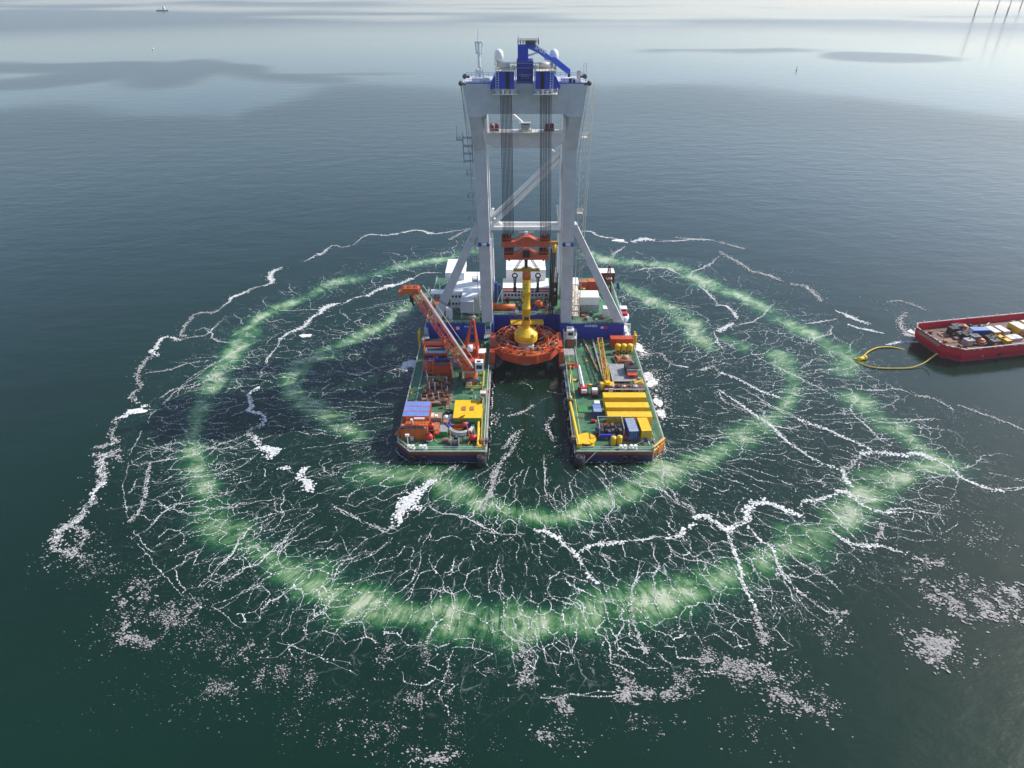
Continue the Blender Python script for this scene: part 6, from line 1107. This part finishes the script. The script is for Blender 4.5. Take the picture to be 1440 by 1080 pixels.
for k in range(16):
    tb = RB.part('rubbing_patch', M.cream if k%3 else M.orange, bl_); x = 5+k*2.6+rs.random(); tb.box(x,x+rs.uniform(.4,1.6),-10.26,-10.15,4.5,4.9)
rs2 = random.Random(8)
for k in range(46):
    i = rs2.choice((0,1,1,0,5)); a, b = ou[i], ou[(i+1)%6]; t_ = rs2.random(); x, y = a[0]+(b[0]-a[0])*t_, a[1]+(b[1]-a[1])*t_
    g_ = RB.part('worn_patch', rs2.choice([M.cream,M.tarp,M.dred,M.cream]), bl_); s1, s2 = rs2.uniform(.08,.3), rs2.uniform(.08,.3); g_.box(x+.1-s1,x+.1+s1,y-s2,y+s2,5.0,5.24+.1*rs2.random())
for k in range(60):
    x, y = rs2.uniform(4,74), rs2.uniform(-9,9); g_ = RB.part('deck_clutter', rs2.choice([M.black,M.dgrey,M.tan,M.rusty,M.steel,M.ochre,M.brown])); s1, s2 = rs2.uniform(.2,.9), rs2.uniform(.2,.9)  # random clutter scattered over the barge deck
    if k % 3: g_.box(x-s1,x+s1,y-s2,y+s2,2.62,2.9+rs2.random()*.9)
    else: g_.bar((x,y,2.8),(x+rs2.uniform(-2.5,2.5),y+rs2.uniform(-2,2),2.9),.16,5)
for k in range(12): sp_ = RB.part('stanchion', M.rail, bl_); x = 5+k*6; sp_.bar((x,10.1,5),(x,10.1,5.9),.12,5)
def onb(px, py, z=3.1):
    w_ = Vector(at(px, py, z)); v = w_-O; return (v.x*math.cos(hd)+v.y*math.sin(hd), -v.x*math.sin(hd)+v.y*math.cos(hd))
def bthing(name, label, cat, px, py, parts, group=None, z=2.62, dz=0):
    w_ = at(px, py, z); t = Thing(name, label, cat, (w_[0], w_[1], z), hd+dz, group)
    for nm, mat, kind, *a in parts:
        q = t.part(nm, mat, None, kind in ('cyl','ball'))
        getattr(q, kind)(*a)
    return t
GB = 'boxes and containers on the red barge'
bthing('cargo_container','blue container on the red barge','container',1374,472,[('body',M.darkblue,'box',-3.1,3.1,-1.4,1.4,0,2.7),('roof',M.contblue,'box',-3.05,3.05,-1.35,1.35,2.7,2.8),('door',M.white,'box',-3.16,-3.1,-1.2,1.2,.2,2.5)],GB,2.62,R(-8))
bthing('cargo_container','first white topped box right of the blue container on the barge','container',1393,471,[('body',M.brown,'box',-1.4,1.4,-2.4,2.4,0,2.2),('roof',M.tarp,'box',-1.35,1.35,-2.35,2.35,2.2,2.3),('door',M.tan,'box',-1.1,1.1,-2.46,-2.4,.2,2.0)],GB)
bthing('cargo_container','second white topped box of the pair right of the blue container','container',1406,470,[('body',M.brown,'box',-1.4,1.4,-2.4,2.4,0,2.2),('roof',M.tarp,'box',-1.35,1.35,-2.35,2.35,2.2,2.3),('door',M.tan,'box',-1.1,1.1,-2.46,-2.4,.2,2.0)],GB)
bthing('cargo_container','white topped yellow container near the right edge on the barge','container',1430,467,[('body',M.yellow,'box',-2.0,2.0,-2.8,2.8,0,2.6),('roof',M.tarp,'box',-1.95,1.95,-2.75,2.75,2.6,2.7),('door',M.ochre,'box',-1.7,1.7,-2.86,-2.8,.2,2.3)],GB)
bthing('cargo_container','farthest right white topped yellow container on the barge','container',1446,464,[('body',M.yellow,'box',-2.0,2.0,-2.8,2.8,0,2.6),('roof',M.tarp,'box',-1.95,1.95,-2.75,2.75,2.6,2.7),('door',M.ochre,'box',-1.7,1.7,-2.86,-2.8,.2,2.3)],GB)
for k,(px,py,lab) in enumerate(((1396,474,'yellow beam nearest the blue container on the barge'),(1405,478,'middle yellow beam of the row on the barge'),(1413,482,'yellow beam closest to the near rail of the barge'))):
    bthing('yellow_beam',lab,'beam',px,py,[('beam',M.yellow,'box',-.9,.9,-1.6,1.6,0,1.5),('end_plate',M.ochre,'box',-.95,.95,-1.7,-1.6,0,1.6)],'yellow beams laid on the barge')
bthing('pale_tarpaulin','pale sheeted cargo beside the yellow beams on the barge','sheeted cargo',1424,477,[('sheet',M.tarp,'box',-2.4,2.4,-1.6,1.6,0,1.1),('strap',M.grey,'box',-.1,.1,-1.64,1.64,1.1,1.14)])
bthing('orange_drum','orange drum at the right edge of the barge deck','drum',1437,473,[('drum',M.brown,'ball',0,0,1,1.3),('stand',M.dgrey,'box',-1,1,-1,1,0,.4)])
kinds = [('dark machinery block nearest the stern of the barge',1338,470,M.black),('black compressor left of the centre of the barge deck',1350,474,M.dgrey),('black engine beside the blue container',1358,478,M.black),('dark engine in front of the blue container',1368,481,M.dgrey),('grey engine near the near rail of the barge',1360,485,M.grey),('black machine right of the orange hose heap',1390,481,M.black),('dark machine before the yellow beams',1396,485,M.dgrey),('dark blue machine behind the black compressor',1342,466,M.hullblue)]
for lab,px,py,mat in kinds:
    bthing('machine',lab,'machine',px,py,[('block',mat,'box',-1.5,1.5,-1.2,1.2,0,1.8+rs.random()),('exhaust',M.rusty,'cyl',.5,.3,1.6,2.9,.25,8),('skid',M.dgrey,'box',-1.7,1.7,-1.4,1.4,0,.3),('panel',rs.choice([M.tan,M.steel,M.yellow,M.black]),'box',-.8,.4,-1.3,-1.2,.4,1.3),('pipe',M.steel,'bar',(-1.4,.5,1.9),(1.2,-.6,2.2),.14,6)])
for lab,px,py in (('heap of brown hose behind the dark machinery on the barge',1353,463),('heap of orange brown hose in front of the blue container',1377,483)):
    t = bthing('hose_heap',lab,'hose heap',px,py,[('core',M.brown,'ball',0,0,.6,1.5)])
    for k in range(5): q = t.part('loop', M.brown if k%2 else M.orange, None, True); q.torus((rs.uniform(-.5,.5),rs.uniform(-.5,.5),.4+.3*k),1.8-.15*k,.22,(rs.uniform(-.2,.2),rs.uniform(-.2,.2),1),20,6)
for lab,px,py,a,b in (('tan plank pile near the stern ramp of the barge',1330,471,2.6,1.3),('tan plank pile nearest the near rail of the barge',1340,480,2.8,1.0)):
    t = bthing('plank_pile',lab,'planks',px,py,[])
    for k in range(6): q = t.part('plank', M.tan if k%2 else M.brown); q.box(-a,a,-b+k*b/3,-b+k*b/3+.35,.1*(k%3),.1*(k%3)+.25)
# air hoses
hs = Thing('air_hose', 'yellow floating air hose looping from the barge stern to the bubble ring', 'hose', at(1212,506))
def hosept(px, py, z): w_ = at(px, py, z); return (w_[0]-hs.o.location.x, w_[1]-hs.o.location.y, z)
def smooth(P_, n=8):
    P_ = [Vector(p) for p in P_]; P2 = [P_[0]]+P_+[P_[-1]]; out = []
    for i in range(1, len(P2)-2):
        for k in range(n):
            t = k/n; a, b, c, d_ = P2[i-1], P2[i], P2[i+1], P2[i+2]
            out.append(.5*((2*b)+(c-a)*t+(2*a-5*b+4*c-d_)*t*t+(3*b-a-3*c+d_)*t**3))
    return out+[P_[-1]]
q = hs.part('upper_hose', M.hose, None, True); q.path(smooth([hosept(1201,505,.2),hosept(1212,502,.4),hosept(1222,494,.35),hosept(1234,489,.3),hosept(1250,488,.25),hosept(1264,490,.1),hosept(1272,492,-.2)]), .26, 8)
q = hs.part('lower_hose', M.hose, None, True); q.path(smooth([hosept(1203,507,.2),hosept(1215,513,.3),hosept(1232,517,.3),hosept(1255,518,.3),hosept(1280,517,.4),hosept(1298,511,1.0),hosept(1310,503,2.6),hosept(1318,497,4.3)]), .21, 8)
q = hs.part('coupling', M.yellow, None, True); a, b = Vector(hosept(1206,506,.5)), Vector(hosept(1216,503,.6)); q.bar(a,b,.6,12); q.ball(*b,.85)
# far boat, buoys, turbine towers
def far(name, label, cat, px, py, group=None, rz=0): return Thing(name, label, cat, (*at(px, py)[:2], 0), rz, group)
t = far('small_ship', 'tiny white workboat far off at the upper left', 'boat', 228, 15.5)
q = t.part('hull', M.dgrey); q.prism([(-17,-3),(14,-3),(19,0),(14,3),(-17,3)],-.5,3.4); q = t.part('superstructure', M.white); q.box(3,10,-2.5,2.5,3.4,10); q = t.part('wheelhouse', M.white); q.box(4.5,9,-2,2,10,13); q = t.part('mast', M.rail); q.bar((6,0,13),(6,0,18),.3,5); q = t.part('crane', M.grey); q.bar((-9,0,3.4),(-13,0,9),.5,5)
t = far('spar_buoy', 'thin dark spar buoy standing alone far right of the gantry top', 'buoy', 1120, 99); q = t.part('spar', M.dgrey); q.bar((0,0,-2),(0,0,5),.35,8); q = t.part('float', M.yellow, None, True); q.ball(0,0,.3,1.0)
t = far('float_buoy', 'small white float far away left of the gantry', 'buoy', 215, 69.5); q = t.part('float', M.white, None, True); q.ball(0,0,.8,1.5); q = t.part('pole', M.grey); q.bar((0,0,1),(0,0,4),.2,6)
TW = [(1371,19.5,True,'left turbine tower foot, a short stub with a platform'),(1401,16,False,'pale middle turbine tower left of the darkest one'),(1416,20.5,False,'darkest and nearest turbine tower at the upper right'),(1436,8.5,False,'turbine tower cut by the right edge of the picture')]
for px, py, pf, lab in TW:
    t = far('turbine_tower', lab, 'wind turbine tower', px, py, 'wind turbine towers on the horizon')
    q = t.part('tower', M.tower, None, True); q.lathe(0,0,[(1.5,-4),(1.5,18),(1.4,18.1),(1.0,78),(1.0,80)],18)
    q = t.part('platform', M.dgrey); q.cyl(0,0,17,17.5,3.4,18); q = t.part('landing', M.yellow); q.box(-2.6,-1.9,-.6,.6,0,17)
    if pf: q = t.part('lower_platform', M.dgrey); q.cyl(0,0,24,25,4.5,16)
    q = t.part('nacelle', M.white); q.box(-3,3,-2.2,8,80,84.5)
    for k in range(3):
        q = t.part('blade', M.white); a = k*2.094+.4+px; q.hexa([(-.9,-2.6,82.2),(.9,-2.6,82.2),(.9,-2.2,82.2),(-.9,-2.2,82.2)],[(42*math.sin(a)-.3,-2.6,82.2+42*math.cos(a)),(42*math.sin(a)+.3,-2.6,82.2+42*math.cos(a)),(42*math.sin(a)+.3,-2.4,82.2+42*math.cos(a)),(42*math.sin(a)-.3,-2.4,82.2+42*math.cos(a))])
flush()
#@@LIGHT
# ================================================================ LIGHT
SAZ, SEL = math.atan2(.89, .45), R(39.5)          # sun bearing from +Y towards +X
w = bpy.data.worlds.new('World'); S.world = w; w.use_nodes = True; nt = w.node_tree
sky = nt.nodes.new('ShaderNodeTexSky'); sky.sky_type = 'NISHITA'; sky.sun_disc = False
sky.sun_elevation = SEL; sky.sun_rotation = SAZ; sky.air_density = 1.0; sky.dust_density = 1.15; sky.ozone_density = 2.0; sky.altitude = 0
nt.links.new(sky.outputs[0], nt.nodes['Background'].inputs[0]); nt.nodes['Background'].inputs[1].default_value = .15
sl = bpy.data.lights.new('sun', 'SUN'); sl.energy = 4.3; sl.angle = R(.5); sl.color = (1, .95, .88)
so = bpy.data.objects.new('sun', sl); COL.objects.link(so); so.location = (300, 300, 300)
d = Vector((math.sin(SAZ)*math.cos(SEL), math.cos(SAZ)*math.cos(SEL), math.sin(SEL)))
so.rotation_euler = d.to_track_quat('Z', 'Y').to_euler()
S.view_settings.view_transform = 'Standard'; S.view_settings.look = 'None'; S.view_settings.gamma = 1; S.view_settings.exposure = .38
S.render.engine = 'CYCLES'

# the hazy air over the sea
me = bpy.data.meshes.new('haze'); hz = MB(); hz.box(-6000, 6000, -700, 14000, -5, 122); me.from_pydata(hz.v, [], hz.f); ho = bpy.data.objects.new('haze', me); COL.objects.link(ho); ho['kind'] = 'stuff'; ho['label'] = 'thin pale haze over the sea'
hm_ = bpy.data.materials.new('haze'); hm_.use_nodes = True; nt = hm_.node_tree; nt.nodes.remove(nt.nodes['Principled BSDF'])
pv = nt.nodes.new('ShaderNodeVolumePrincipled'); pv.inputs['Color'].default_value = (.92, .90, 1.0, 1); pv.inputs['Density'].default_value = 9.5e-5; pv.inputs['Anisotropy'].default_value = .2
nt.links.new(pv.outputs[0], nt.nodes['Material Output'].inputs['Volume']); me.materials.append(hm_)
